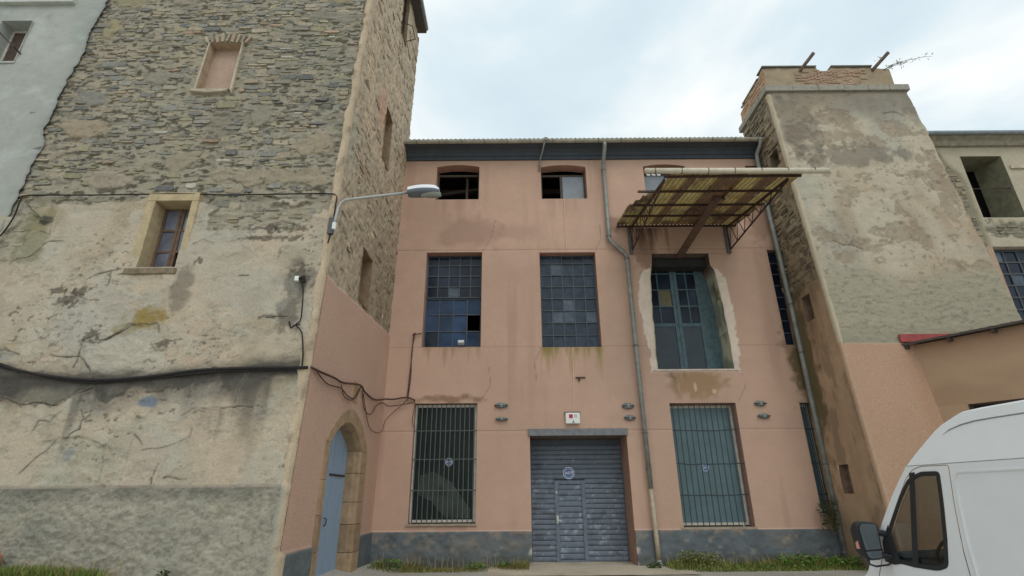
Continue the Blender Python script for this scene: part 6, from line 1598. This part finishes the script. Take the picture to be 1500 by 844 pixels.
for side in (0, 1):
    def wf_(z, off=0): 
        t = tum(z)
        return (t + off) if side == 0 else (-VW - t - off)
    fl_ = side == 0
    mb = MB(); tp = [p for p in PROF if p[1] > BELT] + [(.475, BELT + .002)]
    tp = [(-4.6, tp[0][1])] + tp
    for q0, q1 in zip(tp[:-1], tp[1:]):
        if q1[0] - q0[0] < 1e-4: continue
        mb.add([VP(q0[0], wf_(BELT), BELT), VP(q1[0], wf_(BELT), BELT), VP(q1[0], wf_(q1[1]), q1[1]), VP(q0[0], wf_(q0[1]), q0[1])], [(0, 1, 2, 3) if not fl_ else (3, 2, 1, 0)])
    mb.build('side_panel_upper', M_VAN, van)
    tess('side_panel', lower, [doorp], wf_, M_VAN, van, fl_)
    dr = tess('door', shrink(doorp, .009), [winp], lambda z: wf_(z, .0), M_VAN, van, fl_)
    tess('window_trim', winp, [shrink(winp, .045)], lambda z: wf_(z, .004), M_BLK, dr, fl_)
    tess('window_glass', shrink(winp, .043), [], lambda z: wf_(z, -.008), M_VGL, dr, fl_)
    mb = MB(); q = [(.37, 1.80), (.445, 1.80), (.735, .885), (.655, .885)]
    mb.add([VP(s, wf_(z, .006), z) for s, z in q], [(0, 1, 2, 3) if not fl_ else (3, 2, 1, 0)]); mb.build('window_pillar', M_BLK, dr)
    mb = MB(); q = [(.94, 1.28), (1.09, 1.1), (1.12, .9), (.98, .88), (.88, .9)]
    mb.add([VP(s, wf_(z, .0075), z) for s, z in q], [tuple(range(5)) if not fl_ else tuple(range(4, -1, -1))]); mb.build('mirror_base', M_BLK, dr)
    if side == 0:
        hb = MB(); hb.beam(VP(.02, .03, .70), VP(.2, .03, .70), .04, .05); hb.build('handle', M_BLK, dr)
        # pressed frame on the cargo side
        pr_ = MB()
        path = [VP(-4.3, .0, 1.79), VP(-.14, .0, 1.785), VP(-.09, .0, 1.70), VP(-.06, .0, 1.5), VP(-.025, .0, 1.2), VP(-.02, .0, .5), VP(-.05, .0, .0)]
        pr_.tube(path, .014, 8); pr_.build('pressed_rib', M_VAN, van, smooth=True)
        gu = MB(); gu.tube([VP(-4.5, -.005, BELT), VP(-.07, -.005, BELT), VP(.3, -.005, BELT), VP(.47, -.005, BELT)], .006, 6); gu.build('waist_seam', mat('seam_grey', T(110, 116, 114), .6), van)
        gr = MB(); gr.tube([VP(-4.5, tum(2.23) + .001, 2.225), VP(-.6, tum(2.23) + .001, 2.226), VP(-.4, tum(2.22) + .001, 2.222), VP(-.25, tum(2.2) + .0, 2.205), VP(-.12, tum(2.17), 2.175), VP(-.02, tum(2.13) - .002, 2.13)], [.006, .006, .006, .006, .005, .002], 6); gr.build('roof_seam', mat('seam_grey'), van)
# roof, windscreen, bonnet loft
def loft(i0, i1, tw):
    """strip of the outline between profile points, across the width"""
    mb = MB(); ws = [0, .03, .09, .2, .45, .8, 1.15, 1.5, 1.75, 1.86, 1.92, VW]
    bul = [0, .022, .045, .07, .1, .115, .115, .1, .07, .045, .022, 0]
    rows = []
    for i in range(i0, i1 + 1):
        s, z = PROF[i]; p0 = Vector(PROF[max(i - 1, 0)]); p1 = Vector(PROF[min(i + 1, len(PROF) - 1)]); d = (p1 - p0).normalized(); nn = Vector((-d.y, d.x))
        if nn.x + nn.y < 0: nn = -nn
        tt = tum(z); row = []
        for k, (w_, b_) in enumerate(zip(ws, bul)):
            if k < tw[0] or k > tw[1]: continue
            wq = -tt + (w_ / VW) * (VW + 2 * tt); kk = 1.0 if z < 2.0 else .6
            row.append(VP(s + nn.x * b_ * kk, -wq, z + nn.y * b_ * kk))
        rows.append(row)
    m = len(rows[0]); vs = [p for r in rows for p in r]
    fs = [(i * m + k, i * m + k + 1, (i + 1) * m + k + 1, (i + 1) * m + k) for i in range(len(rows) - 1) for k in range(m - 1)]
    return mb.add(vs, fs)
loft(0, I_W0, (0, 11)).build('roof', M_VAN, van, smooth=True)
loft(I_W1, len(PROF) - 1, (0, 11)).build('bonnet', M_VAN, van, smooth=True)
loft(I_W0, I_W1, (0, 2)).build('windscreen_pillar', M_VAN, van, smooth=True); loft(I_W0, I_W1, (9, 11)).build('windscreen_pillar', M_VAN, van, smooth=True)
loft(I_W0, I_W1, (2, 9)).build('windscreen', M_VGL, van, smooth=True)
mb = MB(); mb.add([VP(-4.6, 0, -.25), VP(-4.6, 0, BELT), VP(-4.6, tum(2.28), 2.28), VP(-4.6, -VW - tum(2.28), 2.28), VP(-4.6, -VW, BELT), VP(-4.6, -VW, -.25)], [(0, 1, 2, 3, 4, 5)]); mb.build('rear_door', M_VAN, van)
# interior
def vbox(s0, s1, w0, w1, z0, z1):
    mb = MB(); vs = [VP(s, w_, z) for z in (z0, z1) for s, w_ in ((s0, w0), (s1, w0), (s1, w1), (s0, w1))]
    return mb.add(vs, [(0, 1, 2, 3), (7, 6, 5, 4), (0, 4, 5, 1), (1, 5, 6, 2), (2, 6, 7, 3), (3, 7, 4, 0)])
M_INT = mat('cab_trim', T(44, 44, 46), .8)
vbox(-.3, -.26, -.02, -VW + .02, -.2, 1.84).build('bulkhead', M_INT, van)
vbox(-4.55, 2.0, -.03, -VW + .03, -.22, -.15).build('floor', M_INT, van)
vbox(.85, 1.3, -.04, -VW + .04, .3, .97).build('dashboard', M_INT, van, bevel=.04)
for w0 in (-.2, -1.2):
    sb_ = vbox(.0, .5, w0, w0 - .5, .2, .42); sb_.build('seat', M_INT, van, bevel=.04)
    vbox(-.1, .08, w0, w0 - .5, .4, 1.2).build('seat_back', M_INT, van, bevel=.05)
    vbox(-.08, .03, w0 - .12, w0 - .38, 1.22, 1.42).build('headrest', M_INT, van, bevel=.04)
vbox(.12, .24, -.85, -1.2, 1.62, 1.80).build('rear_view_mirror', M_BLK, van, bevel=.02)
sw = MB(); cc = Vector(VP(.72, -.45, .98)); rr = .19
sw.tube([cc + Vector((math.cos(t) * rr, -.35 * math.sin(t) * rr, math.sin(t) * rr * .9)) for t in np.linspace(0, 2 * math.pi, 25)], .014, 6); sw.build('steering_wheel', M_BLK, van)
# door mirrors
for side in (0, 1):
    sg = 1 if side == 0 else -1; wb_ = 0 if side == 0 else -VW
    W_ = lambda w_: wb_ + sg * w_
    prof_ = rnd_poly([(.055, 1.30), (.24, 1.315), (.285, 1.26), (.265, .96), (.22, .915), (.07, .925)], .045, 4)
    mb = MB(); n = len(prof_)
    lay = [(.0, .94), (.03, 1.0), (.10, .98), (.16, .8), (.19, .5)]
    cw = sum(p[0] for p in prof_) / n; cz_ = sum(p[1] for p in prof_) / n
    vs = [VP(1.02 + ds, W_(cw + (p - cw) * k), cz_ + (q - cz_) * k) for ds, k in lay for p, q in prof_]
    fs = [(i * n + k, i * n + (k + 1) % n, (i + 1) * n + (k + 1) % n, (i + 1) * n + k) for i in range(len(lay) - 1) for k in range(n)]
    fs += [tuple(range(n)), tuple(range((len(lay) - 1) * n, len(lay) * n))]
    mr_ = mb.add(vs, fs).build('door_mirror', M_BLK, van, smooth=False)
    gp = shrink(prof_, .022)
    MB().add([VP(1.017, W_(p), q) for p, q in gp], [tuple(range(len(gp)))]).build('mirror_glass', mat('mirror_glass', T(150, 160, 166), .08, metal=.75), mr_)
    MB().add([VP(1.016, W_(p), q) for p, q in ((.07, 1.035), (.27, 1.02), (.27, 1.005), (.07, 1.02))], [(0, 1, 2, 3)]).build('mirror_divider', M_BLK, mr_)
    for za in (.95, 1.18): MB().tube([VP(1.02, W_(.0), za), VP(1.05, W_(.08), za + .02)], .03, 8).build('mirror_arm', M_BLK, mr_)
    ar = MB(); ar.tube([VP(1.02, W_(.0), .9), VP(1.03, W_(.04), .875), VP(1.03, W_(.17), .862), VP(1.04, W_(.22), .88), VP(1.05, W_(.23), .93)], .009, 6)
    ar.build('mirror_stay', M_BLK, mr_)
    MB().box((0, 0, 0), (.02, .05, .11)).build('indicator', mat('indicator_lens', T(190, 130, 120), .3), mr_).location = Vector(VP(1.07, W_(.275 if side == 0 else .255), 1.03))
# wheels
for s, ww_ in ((1.25, -.02), (1.25, -VW + .02), (-2.9, -.02), (-2.9, -VW + .02)):
    c_ = Vector(VP(s, ww_, -.12)); ax = Vector((VL.x, VL.y, 0)); sg = -1 if ww_ > -1 else 1
    c_.z = .05
    mb = MB(); R_ = .345
    mb.tube([c_ + ax * (.22 * sg), c_ + ax * (.2 * sg), c_ + ax * .0], [R_ * .9, R_, R_], 28); ty = mb.build('wheel', M_RUB, van)
    MB().tube([c_ - ax * (.004 * sg), c_ - ax * (.012 * sg)], [.22, .2], 20).build('rim', mat('rim_silver', T(150, 152, 154), .4, metal=.5), ty)
